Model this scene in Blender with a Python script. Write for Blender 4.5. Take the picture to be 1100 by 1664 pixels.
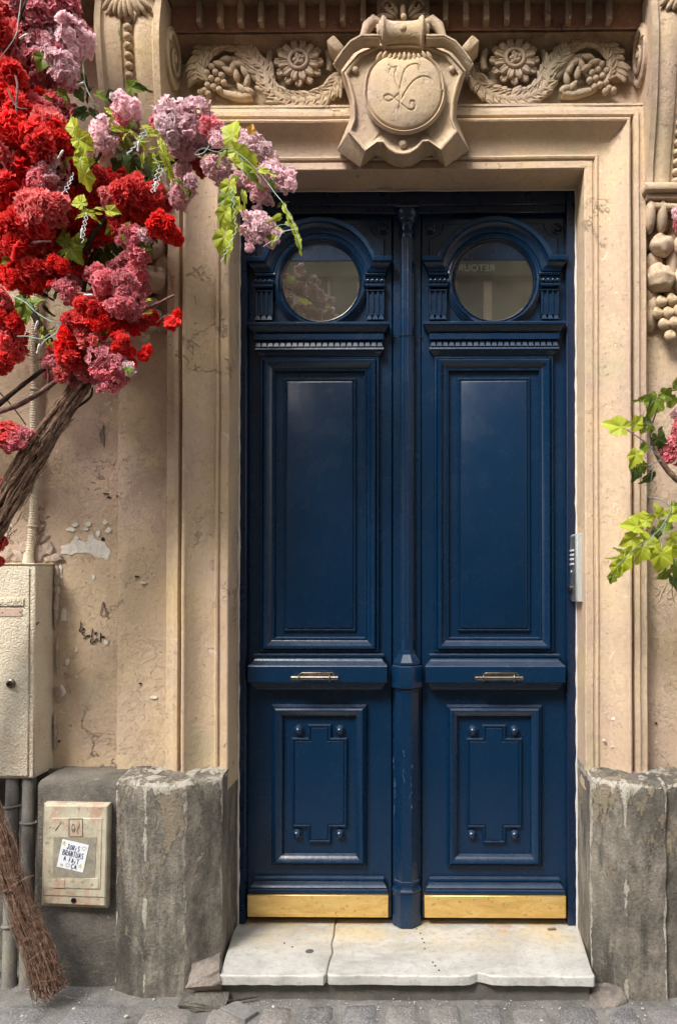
import bpy, bmesh, math, random
import numpy as np
from mathutils import Vector, Matrix, Euler, noise

R = math.radians
rnd = random.Random(11)
scene = bpy.context.scene
for _o in list(bpy.data.objects):
    bpy.data.objects.remove(_o)

# ------------------------------------------------------------------ camera, sky, sun, exposure
CAM = Vector((0.0744, -3.1, 1.424))
FPX, PW, PH = 1208.0, 1100.0, 1664.0
YAW, PIT = R(0.6), R(0.6)
FW = Vector((-math.sin(YAW) * math.cos(PIT), math.cos(YAW) * math.cos(PIT), math.sin(PIT)))
RT = Vector((math.cos(YAW), math.sin(YAW), 0))
UP = RT.cross(FW)
PPX = 690 - FPX * RT.y / FW.y
PPY = 940 + FPX * UP.y / FW.y
cam_data = bpy.data.cameras.new('camera')
cam = bpy.data.objects.new('camera', cam_data)
scene.collection.objects.link(cam)
cam.matrix_world = Matrix(((RT.x, UP.x, -FW.x, CAM.x), (RT.y, UP.y, -FW.y, CAM.y), (RT.z, UP.z, -FW.z, CAM.z), (0, 0, 0, 1)))
cam_data.sensor_fit = 'HORIZONTAL'
cam_data.sensor_width = 36
cam_data.lens = 36 * FPX / PW
cam_data.shift_x = (PW / 2 - PPX) / PW
cam_data.shift_y = (PPY - PH / 2) / PW
cam_data.clip_start, cam_data.clip_end = 0.02, 500
scene.camera = cam

SUN_EL, SUN_AZ = R(47), R(-34)            # azimuth measured from straight in front of the facade, to the left
SD = Vector((math.sin(SUN_AZ) * math.cos(SUN_EL), -math.cos(SUN_AZ) * math.cos(SUN_EL), math.sin(SUN_EL)))
world = bpy.data.worlds.new('World')
scene.world = world
world.use_nodes = True
wn = world.node_tree
sky = wn.nodes.new('ShaderNodeTexSky')
sky.sky_type = 'NISHITA'
sky.sun_disc = False
sky.sun_elevation = SUN_EL
sky.sun_rotation = math.atan2(SD.x, SD.y)
sky.air_density, sky.dust_density, sky.ozone_density = 1.0, 4.0, 1.0
hs = wn.nodes.new('ShaderNodeHueSaturation')       # thin cloud: most of the blue is gone
hs.inputs['Saturation'].default_value = 0.22
bg = wn.nodes['Background']
bg.inputs['Strength'].default_value = 0.125
wn.links.new(sky.outputs[0], hs.inputs['Color'])
wn.links.new(hs.outputs[0], bg.inputs['Color'])
sun_data = bpy.data.lights.new('sun', 'SUN')
sun_data.energy = 1.5
sun_data.angle = R(20)
sun_data.color = (1.0, 0.955, 0.885)
sun = bpy.data.objects.new('sun', sun_data)
scene.collection.objects.link(sun)
sun.rotation_euler = SD.to_track_quat('Z', 'Y').to_euler()
sun.location = SD * 20
scene.view_settings.view_transform = 'Standard'
scene.view_settings.look = 'None'
scene.view_settings.gamma = 1
scene.view_settings.use_curve_mapping = False
scene.view_settings.exposure = 1.58
scene.cycles.max_bounces = 6
scene.cycles.diffuse_bounces = 4
scene.cycles.use_denoising = True

# ------------------------------------------------------------------ measuring: photograph pixel + depth plane -> place
def P(px, py, Y):
    d = FW * FPX + RT * (px - PPX) - UP * (py - PPY)
    return CAM + d * ((Y - CAM.y) / d.y)
def XX(px, Y, py=900): return P(px, py, Y).x
def ZZ(py, Y, px=660): return P(px, py, Y).z
def mmpx(Y): return (Y - CAM.y) / FPX

# ------------------------------------------------------------------ objects
def link(name, data, parent=None, loc=None):
    o = bpy.data.objects.new(name, data)
    scene.collection.objects.link(o)
    if parent is not None:
        o.parent = parent
        o.matrix_parent_inverse = Matrix.Translation(-Vector(parent.get('_w', (0, 0, 0))))
    if loc is not None:
        o.location = loc
    return o
def tag(o, label=None, cat=None, group=None, kind=None):
    if label: o['label'] = label
    if cat: o['category'] = cat
    if group: o['group'] = group
    if kind: o['kind'] = kind
    return o
def thing(name, loc, label, cat, group=None):
    o = bpy.data.objects.new(name, None)
    scene.collection.objects.link(o)
    o.empty_display_size = 0.1
    o.location = loc
    o['_w'] = tuple(loc)
    return tag(o, label, cat, group)

class MB:
    def __init__(s): s.v, s.f = [], []
    def add(s, vs, fs):
        n = len(s.v)
        s.v.extend([tuple(v) for v in vs]); s.f.extend([tuple(i + n for i in f) for f in fs])
        return s
    def rows(s, rows, cr=False, cc=False, cap=False):
        n, m = len(rows), len(rows[0])
        vs = [p for r in rows for p in r]
        fs = []
        for i in range(n if cr else n - 1):
            for j in range(m if cc else m - 1):
                a, b = i, (i + 1) % n
                c, d = j, (j + 1) % m
                fs.append((a * m + c, a * m + d, b * m + d, b * m + c))
        if cap:
            fs.append(tuple(range(m - 1, -1, -1))); fs.append(tuple((n - 1) * m + k for k in range(m)))
        return s.add(vs, fs)
    def box(s, x0, x1, y0, y1, z0, z1, ch=0.0, m=None):
        bm = bmesh.new()
        bmesh.ops.create_cube(bm, size=1)
        for v in bm.verts:
            v.co = Vector(((x0 + x1) / 2 + v.co.x * (x1 - x0), (y0 + y1) / 2 + v.co.y * (y1 - y0), (z0 + z1) / 2 + v.co.z * (z1 - z0)))
        if ch > 0:
            bmesh.ops.bevel(bm, geom=list(bm.edges), offset=ch, segments=1, affect='EDGES')
        return s.bm(bm, m)
    def bm(s, bm, m=None):
        bm.verts.index_update()
        vs = [(m @ v.co if m else v.co.copy()) for v in bm.verts]
        s.add(vs, [[v.index for v in f.verts] for f in bm.faces])
        bm.free()
        return s
    def ell(s, c, r, rot=None, nu=12, nv=8, pinch=0.0):
        M = rot.to_matrix() if rot is not None else Matrix.Identity(3)
        vs = [Vector(c) + M @ Vector((0, 0, -r[2]))]
        for i in range(1, nv):
            t = math.pi * i / nv - math.pi / 2
            k = math.cos(t) * (1 - pinch * max(0, math.sin(t)))
            for j in range(nu):
                a = 2 * math.pi * j / nu
                vs.append(Vector(c) + M @ Vector((r[0] * k * math.cos(a), r[1] * k * math.sin(a), r[2] * math.sin(t))))
        vs.append(Vector(c) + M @ Vector((0, 0, r[2])))
        fs = []
        for j in range(nu):
            fs.append((0, 1 + (j + 1) % nu, 1 + j))
            b = 1 + (nv - 2) * nu
            fs.append((b + j, b + (j + 1) % nu, len(vs) - 1))
            for i in range(nv - 2):
                a = 1 + i * nu
                fs.append((a + j, a + (j + 1) % nu, a + nu + (j + 1) % nu, a + nu + j))
        return s.add(vs, fs)
    def tube(s, path, rad, n=8, ell=1.0, up=None, twist=0.0, rough=0.0):
        path = [Vector(p) for p in path]
        m = len(path)
        if not hasattr(rad, '__len__'): rad = [rad] * m
        rows, ref = [], Vector(up) if up is not None else None
        for i, p in enumerate(path):
            t = (path[min(i + 1, m - 1)] - path[max(i - 1, 0)])
            t = t.normalized() if t.length > 1e-9 else Vector((0, 0, 1))
            if ref is None:
                ref = Vector((0, 0, 1)) if abs(t.z) < 0.9 else Vector((1, 0, 0))
            a = (ref - t * ref.dot(t))
            a = a.normalized() if a.length > 1e-6 else t.orthogonal().normalized()
            if up is None: ref = a
            b = t.cross(a)
            row = []
            for j in range(n):
                g = 2 * math.pi * j / n + twist * i
                rr = rad[i] * (1 + (rough * noise.noise(p * 40 + Vector((j * 1.7, 0, j))) if rough else 0))
                row.append(p + a * math.cos(g) * rr + b * math.sin(g) * rr * ell)
            rows.append(row)
        return s.rows(rows, cc=True, cap=True)
    def lathe(s, prof, M, n=32, a0=0.0, rf=None):
        rows = []
        for r, h in prof:
            rows.append([M @ Vector(((r * (rf(2 * math.pi * j / n, h) if rf else 1)) * math.cos(a0 + 2 * math.pi * j / n), (r * (rf(2 * math.pi * j / n, h) if rf else 1)) * math.sin(a0 + 2 * math.pi * j / n), h)) for j in range(n)])
        return s.rows(rows, cc=True, cap=True)
    def prism(s, pts, y0, y1, ch=0.0, plane='XZ', seg=1):
        """outline extruded from its front (y0) to its back (y1); bevelled along the front edge"""
        bm = bmesh.new()
        def mk(a, b, d): return (a, d, b) if plane == 'XZ' else (a, b, d)
        fr = [bm.verts.new(mk(a, b, y0)) for a, b in pts]
        bk = [bm.verts.new(mk(a, b, y1)) for a, b in pts]
        n = len(pts)
        ff = bm.faces.new(fr)
        bm.faces.new(list(reversed(bk)))
        for i in range(n):
            bm.faces.new((fr[(i + 1) % n], fr[i], bk[i], bk[(i + 1) % n]))
        bmesh.ops.recalc_face_normals(bm, faces=list(bm.faces))
        if ch > 0:
            bmesh.ops.bevel(bm, geom=list(ff.edges), offset=ch, segments=seg, affect='EDGES', profile=0.6)
        bmesh.ops.triangulate(bm, faces=[f for f in bm.faces if len(f.verts) > 4])
        return s.bm(bm)
    def fn(s, f):
        s.v = [tuple(f(Vector(v))) for v in s.v]
        return s
    def mesh(s, name, mat=None, ang=38):
        me = bpy.data.meshes.new(name)
        me.from_pydata(s.v, [], s.f)
        bm = bmesh.new(); bm.from_mesh(me)
        bmesh.ops.recalc_face_normals(bm, faces=list(bm.faces))
        bm.to_mesh(me); bm.free()
        if ang:
            me.shade_smooth()
            me.set_sharp_from_angle(angle=R(ang))
        if mat: me.materials.append(mat)
        return me
    def build(s, name, mat, parent=None, ang=38):
        return link(name, s.mesh(name, mat, ang), parent)

# ------------------------------------------------------------------ materials
class NT:
    def __init__(s, name):
        s.m = bpy.data.materials.new(name); s.m.use_nodes = True
        s.t = s.m.node_tree
        s.p = s.t.nodes['Principled BSDF']
        s.g = s.t.nodes.new('ShaderNodeNewGeometry')
        s.pos = s.g.outputs['Position']
    def n(s, typ, ins=None, **props):
        nd = s.t.nodes.new('ShaderNode' + typ)
        for k, v in props.items(): setattr(nd, k, v)
        for k, v in (ins or {}).items(): s.set(nd.inputs[k], v)
        return nd
    def set(s, sock, v):
        if isinstance(v, bpy.types.NodeSocket): s.t.links.new(v, sock)
        elif isinstance(v, (tuple, list)) and len(v) == 3 and sock.type == 'RGBA': sock.default_value = (*v, 1)
        else: sock.default_value = v
    def obj(s): return s.n('TexCoord').outputs['Object']
    def rand(s): return s.n('ObjectInfo').outputs['Random']
    def attr(s, name): return s.n('Attribute', attribute_name=name).outputs['Fac']
    def sc(s, vec, k, off=(0, 0, 0)): return s.n('Mapping', {'Vector': vec, 'Scale': k, 'Location': off}).outputs[0]
    def noise(s, scale, detail=4, rough=0.55, vec=None, dist=0.0):
        return s.n('TexNoise', {'Vector': vec or s.pos, 'Scale': scale, 'Detail': detail, 'Roughness': rough, 'Distortion': dist}).outputs['Fac']
    def vor(s, scale, vec=None, feature='F1', out='Distance'):
        return s.n('TexVoronoi', {'Vector': vec or s.pos, 'Scale': scale}, feature=feature).outputs[out]
    def mr(s, x, a, b, c=0.0, d=1.0): return s.n('MapRange', {'Value': x, 'From Min': a, 'From Max': b, 'To Min': c, 'To Max': d}).outputs[0]
    def math(s, op, a, b=0.0):
        nd = s.n('Math', operation=op); s.set(nd.inputs[0], a); s.set(nd.inputs[1], b); return nd.outputs[0]
    def mix(s, f, a, b, mode='MIX'):
        nd = s.n('Mix', data_type='RGBA', blend_type=mode)
        s.set(nd.inputs[0], f); s.set(nd.inputs[6], a); s.set(nd.inputs[7], b); return nd.outputs[2]
    def ramp(s, f, stops):
        nd = s.n('ValToRGB', {'Fac': f}); e = nd.color_ramp.elements
        while len(e) < len(stops): e.new(0.5)
        for el, (p, c) in zip(e, stops): el.position = p; el.color = (*c, 1)
        return nd.outputs[0]
    def bump(s, h, dist=0.002, strength=1.0, nrm=None):
        ins = {'Height': h, 'Distance': dist, 'Strength': strength}
        if nrm is not None: ins['Normal'] = nrm
        return s.n('Bump', ins).outputs[0]
    def z(s): return s.n('SeparateXYZ', {0: s.pos}).outputs
    def out(s, col=None, rough=None, nrm=None, **kw):
        if col is not None: s.set(s.p.inputs['Base Color'], col)
        if rough is not None: s.set(s.p.inputs['Roughness'], rough)
        if nrm is not None: s.set(s.p.inputs['Normal'], nrm)
        for k, v in kw.items(): s.set(s.p.inputs[k.replace('_', ' ')], v)
        return s.m

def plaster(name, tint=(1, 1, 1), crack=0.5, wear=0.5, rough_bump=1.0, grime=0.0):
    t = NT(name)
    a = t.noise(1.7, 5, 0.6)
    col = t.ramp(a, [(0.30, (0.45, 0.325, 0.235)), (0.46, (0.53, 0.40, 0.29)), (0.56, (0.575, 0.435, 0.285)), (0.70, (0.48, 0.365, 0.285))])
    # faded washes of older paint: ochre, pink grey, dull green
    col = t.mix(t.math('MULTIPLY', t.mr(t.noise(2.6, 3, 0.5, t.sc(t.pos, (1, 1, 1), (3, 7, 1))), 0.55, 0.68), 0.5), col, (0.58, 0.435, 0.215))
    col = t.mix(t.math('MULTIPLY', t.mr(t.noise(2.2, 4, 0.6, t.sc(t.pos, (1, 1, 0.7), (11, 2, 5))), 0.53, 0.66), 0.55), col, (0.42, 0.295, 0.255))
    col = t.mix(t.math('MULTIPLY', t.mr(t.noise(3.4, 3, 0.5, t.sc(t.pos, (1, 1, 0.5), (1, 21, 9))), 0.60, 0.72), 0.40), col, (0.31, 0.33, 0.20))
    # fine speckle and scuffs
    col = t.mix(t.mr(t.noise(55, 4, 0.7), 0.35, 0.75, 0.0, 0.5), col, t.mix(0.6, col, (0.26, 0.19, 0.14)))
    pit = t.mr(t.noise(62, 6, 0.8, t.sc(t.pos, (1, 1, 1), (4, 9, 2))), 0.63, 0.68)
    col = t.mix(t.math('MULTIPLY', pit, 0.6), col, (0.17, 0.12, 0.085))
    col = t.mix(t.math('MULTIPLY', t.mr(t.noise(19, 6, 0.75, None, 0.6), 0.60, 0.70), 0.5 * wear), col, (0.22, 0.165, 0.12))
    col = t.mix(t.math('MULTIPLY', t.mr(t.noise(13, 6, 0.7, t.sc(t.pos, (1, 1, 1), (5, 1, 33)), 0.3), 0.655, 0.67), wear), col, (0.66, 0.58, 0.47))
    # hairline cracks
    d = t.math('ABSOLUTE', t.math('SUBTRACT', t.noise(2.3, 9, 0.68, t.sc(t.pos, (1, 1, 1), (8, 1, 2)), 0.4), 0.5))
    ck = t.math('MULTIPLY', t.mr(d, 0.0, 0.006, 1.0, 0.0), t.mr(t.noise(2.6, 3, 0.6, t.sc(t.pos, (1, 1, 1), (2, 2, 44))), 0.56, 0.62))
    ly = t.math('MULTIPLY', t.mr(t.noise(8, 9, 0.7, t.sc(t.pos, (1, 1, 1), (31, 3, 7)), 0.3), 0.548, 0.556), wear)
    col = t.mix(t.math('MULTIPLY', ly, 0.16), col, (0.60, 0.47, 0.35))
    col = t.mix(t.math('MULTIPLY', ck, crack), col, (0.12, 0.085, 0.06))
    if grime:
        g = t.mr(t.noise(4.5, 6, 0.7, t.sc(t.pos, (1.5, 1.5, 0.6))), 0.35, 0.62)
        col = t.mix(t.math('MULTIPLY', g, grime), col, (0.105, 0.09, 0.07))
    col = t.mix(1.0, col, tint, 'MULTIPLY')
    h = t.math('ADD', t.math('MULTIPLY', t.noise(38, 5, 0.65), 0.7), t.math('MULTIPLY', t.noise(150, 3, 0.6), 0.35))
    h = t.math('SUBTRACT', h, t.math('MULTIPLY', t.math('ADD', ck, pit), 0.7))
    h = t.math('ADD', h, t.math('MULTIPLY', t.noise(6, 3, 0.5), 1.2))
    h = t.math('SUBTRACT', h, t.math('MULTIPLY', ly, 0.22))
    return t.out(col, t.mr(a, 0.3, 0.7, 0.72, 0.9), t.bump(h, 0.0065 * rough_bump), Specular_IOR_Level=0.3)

M_WALL = plaster('painted plaster wall', (1.0, 1.0, 1.0), 0.8, 1.0)
M_TRIM = plaster('painted stone trim', (1.06, 1.05, 1.03), 0.45, 0.6, 0.7)
M_CARVE = plaster('painted carved stone', (1.0, 0.99, 0.96), 0.2, 0.7, 0.75, 0.22)
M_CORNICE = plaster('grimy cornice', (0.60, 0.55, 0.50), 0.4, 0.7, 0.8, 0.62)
M_PINK = plaster('dull pink paint', (0.70, 0.48, 0.47), 0.3, 0.6, 0.8, 0.3)

def plinth_mat():
    t = NT('weathered plinth stone')
    st = t.sc(t.pos, (1, 1, 0.5))
    a = t.noise(9, 10, 0.78, st)
    col = t.ramp(a, [(0.30, (0.080, 0.073, 0.064)), (0.44, (0.165, 0.147, 0.123)), (0.57, (0.29, 0.257, 0.21)), (0.70, (0.42, 0.375, 0.30))])
    col = t.mix(t.math('MULTIPLY', t.mr(t.noise(2.1, 4, 0.6, t.sc(t.pos, (1, 1, 0.6), (4, 4, 4))), 0.42, 0.62), 0.55), col, (0.085, 0.077, 0.067))
    bs = t.mr(t.noise(4.2, 8, 0.75, t.sc(t.pos, (2.2, 2.2, 0.35), (7, 1, 2)), 0.2), 0.50, 0.62)
    col = t.mix(t.math('MULTIPLY', bs, 0.72), col, (0.052, 0.047, 0.042))
    ps = t.mr(t.noise(3.6, 9, 0.74, t.sc(t.pos, (2, 2, 0.7), (17, 11, 5)), 0.3), 0.56, 0.63)
    col = t.mix(t.math('MULTIPLY', ps, 0.6), col, (0.36, 0.325, 0.265))
    # remains of ochre paint, most of it under the top edge
    z = t.z()[2]
    up = t.mr(z, 0.15, 0.68, 0.0, 0.16)
    fl = t.mr(t.math('ADD', t.noise(5.5, 8, 0.68, t.sc(t.pos, (1.3, 1.3, 0.7), (9, 3, 2)), 0.3), up), 0.655, 0.67)
    col = t.mix(t.math('MULTIPLY', fl, 0.85), col, t.mix(t.noise(30), (0.34, 0.275, 0.19), (0.24, 0.20, 0.145)))
    ew = t.attr('edgewear')
    w2 = t.mr(t.math('ADD', t.math('ADD', t.noise(9, 9, 0.72, t.sc(t.pos, (1.5, 1.5, 0.6), (1, 8, 20)), 0.4), t.mr(z, 0.5, 0.70, 0.0, 0.06)), t.math('MULTIPLY', ew, 0.21)), 0.665, 0.675)
    col = t.mix(t.math('MULTIPLY', w2, 0.9), col, (0.50, 0.46, 0.385))
    col = t.mix(t.mr(t.noise(90, 3, 0.7), 0.38, 0.7, 0.0, 0.6), col, t.mix(0.55, col, (0.03, 0.027, 0.022)))
    col = t.mix(t.mr(t.noise(75, 5, 0.75), 0.67, 0.70, 0.0, 0.7), col, (0.42, 0.38, 0.32))
    h = t.math('ADD', t.math('MULTIPLY', a, 1.3), t.math('MULTIPLY', t.noise(70, 5, 0.7), 0.8))
    h = t.math('ADD', h, t.math('MULTIPLY', t.math('ADD', fl, w2), 0.5))
    return t.out(col, 0.9, t.bump(h, 0.010), Specular_IOR_Level=0.25)
M_PLINTH = plinth_mat()
def cement(name, c0, c1, scale=6, spots=0.5, bd=0.003):
    t = NT(name)
    a = t.noise(scale, 7, 0.65)
    col = t.ramp(a, [(0.32, c0), (0.68, c1)])
    col = t.mix(t.mr(t.noise(130, 3, 0.7), 0.4, 0.72, 0.0, spots), col, t.mix(0.6, col, (0.02, 0.018, 0.016)))
    col = t.mix(t.mr(t.noise(26, 6, 0.7, t.sc(t.pos, (1, 1, 1), (7, 7, 1))), 0.63, 0.68, 0.0, spots), col, t.mix(0.5, col, (0.55, 0.52, 0.46)))
    h = t.math('ADD', t.noise(34, 6, 0.7), t.math('MULTIPLY', t.noise(160, 3), 0.5))
    return t.out(col, 0.92, t.bump(h, bd), Specular_IOR_Level=0.25)
M_CEMENT = cement('grey cement', (0.085, 0.077, 0.067), (0.25, 0.225, 0.19), 5, 0.7, 0.009)
M_RISER = cement('dark riser cement', (0.10, 0.094, 0.082), (0.18, 0.168, 0.146), 4)
M_GROUT = cement('dusty grey mortar', (0.125, 0.12, 0.112), (0.275, 0.265, 0.245), 7, 0.6, 0.008)
M_STREET = cement('street asphalt', (0.045, 0.044, 0.042), (0.075, 0.072, 0.068), 3)
M_RUBBLE = cement('broken stone', (0.14, 0.12, 0.105), (0.33, 0.28, 0.24), 12, 0.6, 0.006)
def cobble_mat():
    t = NT('granite cobble')
    r = t.rand()
    base = t.ramp(r, [(0.0, (0.105, 0.107, 0.112)), (0.35, (0.17, 0.165, 0.16)), (0.65, (0.195, 0.172, 0.155)), (1.0, (0.135, 0.139, 0.147))])
    col = t.mix(t.mr(t.noise(140, 2, 0.6), 0.42, 0.66, 0.0, 0.75), base, t.mix(0.6, base, (0.40, 0.37, 0.34)))
    col = t.mix(t.mr(t.noise(210, 2, 0.6, t.sc(t.pos, (1, 1, 1), (3, 1, 2))), 0.55, 0.66, 0.0, 0.7), col, (0.03, 0.03, 0.03))
    col = t.mix(t.mr(t.noise(14, 5, 0.7), 0.52, 0.66, 0.0, 0.6), col, (0.27, 0.255, 0.23))
    h = t.math('ADD', t.noise(60, 5, 0.7), t.math('MULTIPLY', t.noise(15, 3), 1.2))
    return t.out(col, 0.8, t.bump(h, 0.005))
M_COBBLE = cobble_mat()
def marble_mat():
    t = NT('worn white marble')
    a = t.noise(3, 6, 0.6, t.sc(t.pos, (1, 2, 1)), 1.2)
    col = t.ramp(a, [(0.3, (0.35, 0.34, 0.315)), (0.5, (0.49, 0.48, 0.45)), (0.75, (0.59, 0.58, 0.55))])
    col = t.mix(t.mr(t.noise(5, 8, 0.62, t.sc(t.pos, (1.4, 1, 1), (2, 5, 0)), 2.0), 0.492, 0.508, 0.0, 1.0), col, col)
    v = t.math('ABSOLUTE', t.math('SUBTRACT', t.noise(4, 7, 0.6, t.sc(t.pos, (1, 1.6, 1), (5, 3, 1)), 1.5), 0.5))
    col = t.mix(t.mr(v, 0.0, 0.012, 0.38, 0.0), col, (0.30, 0.29, 0.27))
    y = t.z()[1]
    bk = t.math('MULTIPLY', t.mr(y, -0.30, 0.0), t.mr(t.noise(6, 5, 0.6, t.sc(t.pos, (1, 1, 1), (1, 1, 8))), 0.42, 0.62))
    col = t.mix(t.math('MULTIPLY', bk, 0.85), col, (0.56, 0.43, 0.19))
    rs = t.math('MULTIPLY', t.mr(y, -0.25, -0.02), t.mr(t.noise(9, 5, 0.7, t.sc(t.pos, (1, 1, 1), (17, 3, 8))), 0.57, 0.68))
    col = t.mix(t.math('MULTIPLY', rs, 0.75), col, (0.48, 0.26, 0.10))
    col = t.mix(t.mr(t.noise(34, 8, 0.8), 0.50, 0.66, 0.0, 0.7), col, (0.27, 0.25, 0.215))
    col = t.mix(t.mr(t.noise(150, 3, 0.7, t.sc(t.pos, (1, 1, 1), (8, 3, 3))), 0.69, 0.73, 0.0, 0.8), col, (0.08, 0.075, 0.07))
    h = t.math('ADD', t.noise(20, 5, 0.6), t.math('MULTIPLY', t.noise(110, 4, 0.7), 0.4))
    return t.out(col, t.mr(t.noise(12, 4), 0.35, 0.7, 0.30, 0.6), t.bump(h, 0.003))
M_MARBLE = marble_mat()
def paint(name, col0, col1, rough=(0.2, 0.32)):
    t = NT(name)
    a = t.noise(3.0, 5, 0.6)
    col = t.mix(a, col0, col1)
    sp = t.mr(t.noise(85, 5, 0.75), 0.69, 0.75)
    col = t.mix(t.math('MULTIPLY', sp, 0.25), col, (0.10, 0.11, 0.14))
    du = t.mr(t.n('SeparateXYZ', {0: t.g.outputs['Normal']}).outputs[2], 0.5, 1.0, 0.0, 0.16)   # dust lies on ledges
    col = t.mix(t.math('MULTIPLY', du, t.noise(18, 5, 0.7)), col, (0.42, 0.40, 0.40))
    h = t.math('ADD', t.math('MULTIPLY', t.noise(26, 4, 0.6, t.sc(t.pos, (1, 1, 0.35))), 1.0), t.math('MULTIPLY', t.noise(190, 3, 0.6), 0.12))
    h = t.math('ADD', h, t.math('MULTIPLY', sp, 0.08))
    rg = t.mr(t.noise(7, 5, 0.7), 0.3, 0.7, rough[0], rough[1])
    return t.out(col, rg, t.bump(h, 0.0011), Specular_IOR_Level=0.5, Coat_Weight=0.12, Coat_Roughness=0.12)
M_NAVY = paint('navy gloss paint', (0.0008, 0.0160, 0.047), (0.0012, 0.0195, 0.055))
M_NAVY2 = paint('navy frame paint', (0.0012, 0.0105, 0.034), (0.0016, 0.0130, 0.041), (0.22, 0.36))
def brass_mat():
    t = NT('worn brass')
    a = t.noise(14, 6, 0.7, t.sc(t.pos, (0.5, 1, 2.0)), 0.6)
    col = t.ramp(a, [(0.3, (0.62, 0.38, 0.11)), (0.55, (0.82, 0.56, 0.20)), (0.75, (0.86, 0.64, 0.29))])
    col = t.mix(t.mr(t.noise(46, 5, 0.75), 0.58, 0.68, 0.0, 0.7), col, (0.26, 0.16, 0.06))
    h = t.math('ADD', t.noise(9, 4, 0.6), t.math('MULTIPLY', t.noise(140, 3, 0.6, t.sc(t.pos, (0.2, 1, 1.4))), 0.2))
    return t.out(col, t.mr(a, 0.3, 0.7, 0.55, 0.40), t.bump(h, 0.0022), Metallic=0.75)
M_BRASS = brass_mat()
def metal(name, col, rough, bd=0.0008):
    t = NT(name)
    c = t.mix(t.mr(t.noise(40, 5, 0.7), 0.45, 0.7, 0, 0.6), col, tuple(k * 0.45 for k in col))
    return t.out(c, t.mr(t.noise(25, 4), 0.3, 0.7, rough * 0.8, rough * 1.3), t.bump(t.noise(60, 4, 0.7), bd), Metallic=1.0)
M_BRONZE = metal('tarnished nickel', (0.24, 0.21, 0.175), 0.28)
M_GREYMET = metal('grey panel metal', (0.42, 0.43, 0.44), 0.45)
def glass_mat():
    t = NT('dusty pane glass')
    a = t.noise(6, 6, 0.7, t.sc(t.pos, (1, 1, 1), (0, 0, 3)), 0.5)
    col = t.mix(t.mr(a, 0.35, 0.7), (0.040, 0.036, 0.027), (0.072, 0.066, 0.050))
    sk = t.mr(t.noise(10, 6, 0.75, t.n('Mapping', {'Vector': t.pos, 'Rotation': (0, R(35), 0), 'Scale': (5, 1, 0.5)}).outputs[0]), 0.58, 0.75)
    col = t.mix(t.math('MULTIPLY', sk, 0.4), col, (0.20, 0.17, 0.11))
    return t.out(col, t.mr(a, 0.4, 0.8, 0.01, 0.04), None, IOR=2.1, Coat_Weight=1.0, Coat_IOR=1.7, Coat_Roughness=0.01)
M_GLASS = glass_mat()
def flat(name, col, rough=0.6, var=0.25, bd=0.0, sc=40):
    t = NT(name)
    c = t.mix(t.mr(t.noise(sc, 5, 0.7), 0.35, 0.7, 0, 1), tuple(k * (1 - var) for k in col), tuple(min(1, k * (1 + var * 0.6)) for k in col))
    return t.out(c, rough, t.bump(t.noise(sc * 2, 4), bd) if bd else None)
M_STEEL = flat('pale aluminium', (0.40, 0.415, 0.40), 0.4, 0.08)
M_BLACKINK = flat('black marker ink', (0.012, 0.010, 0.012), 0.5)
M_BLUEINK = flat('dark blue marker ink', (0.015, 0.03, 0.11), 0.5)
M_YELINK = flat('yellow marker ink', (0.62, 0.58, 0.10), 0.6)
M_OLIVEINK = flat('olive pen ink', (0.30, 0.29, 0.14), 0.6)
M_PAPER = flat('white sticker paper', (0.78, 0.79, 0.84), 0.5, 0.05)
M_SCRATCH = flat('pale scratch', (0.62, 0.50, 0.38), 0.9)
M_FAINT = flat('faded grey pen', (0.24, 0.17, 0.15), 0.9)
M_BLACK = flat('black plastic', (0.012, 0.012, 0.013), 0.35)
M_WHITEPL = flat('white plastic', (0.7, 0.7, 0.7), 0.4, 0.1)
M_CONDUIT = flat('cream plastic conduit', (0.62, 0.53, 0.39), 0.55, 0.2)
M_BARE = flat('bare white plaster', (0.72, 0.68, 0.60), 0.9, 0.16, 0.004, 30)
M_MORTAR = flat('lumpy pink mortar', (0.46, 0.36, 0.295), 0.95, 0.35, 0.008, 25)
M_CAULK = flat('white paint edge', (0.60, 0.57, 0.53), 0.7, 0.15)
M_HOLE = flat('dark hollow', (0.015, 0.013, 0.012), 0.9)
M_EARTH = flat('crumbs of plaster', (0.52, 0.50, 0.46), 0.9, 0.2)
def pipe_mat():
    t = NT('weathered grey pipe')
    a = t.noise(8, 7, 0.7, t.sc(t.pos, (2, 2, 0.5)))
    c = t.ramp(a, [(0.3, (0.10, 0.092, 0.084)), (0.55, (0.20, 0.185, 0.168)), (0.75, (0.31, 0.285, 0.25))])
    z = t.z()[2]
    c = t.mix(t.math('MULTIPLY', t.mr(z, 0.30, -0.05), t.mr(t.noise(16, 6, 0.7), 0.45, 0.6)), c, (0.25, 0.235, 0.17))
    c = t.mix(t.mr(t.noise(110, 2), 0.68, 0.72), c, (0.45, 0.42, 0.38))
    return t.out(c, 0.7, t.bump(t.noise(50, 6, 0.7), 0.003))
M_PIPE = pipe_mat()
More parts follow.
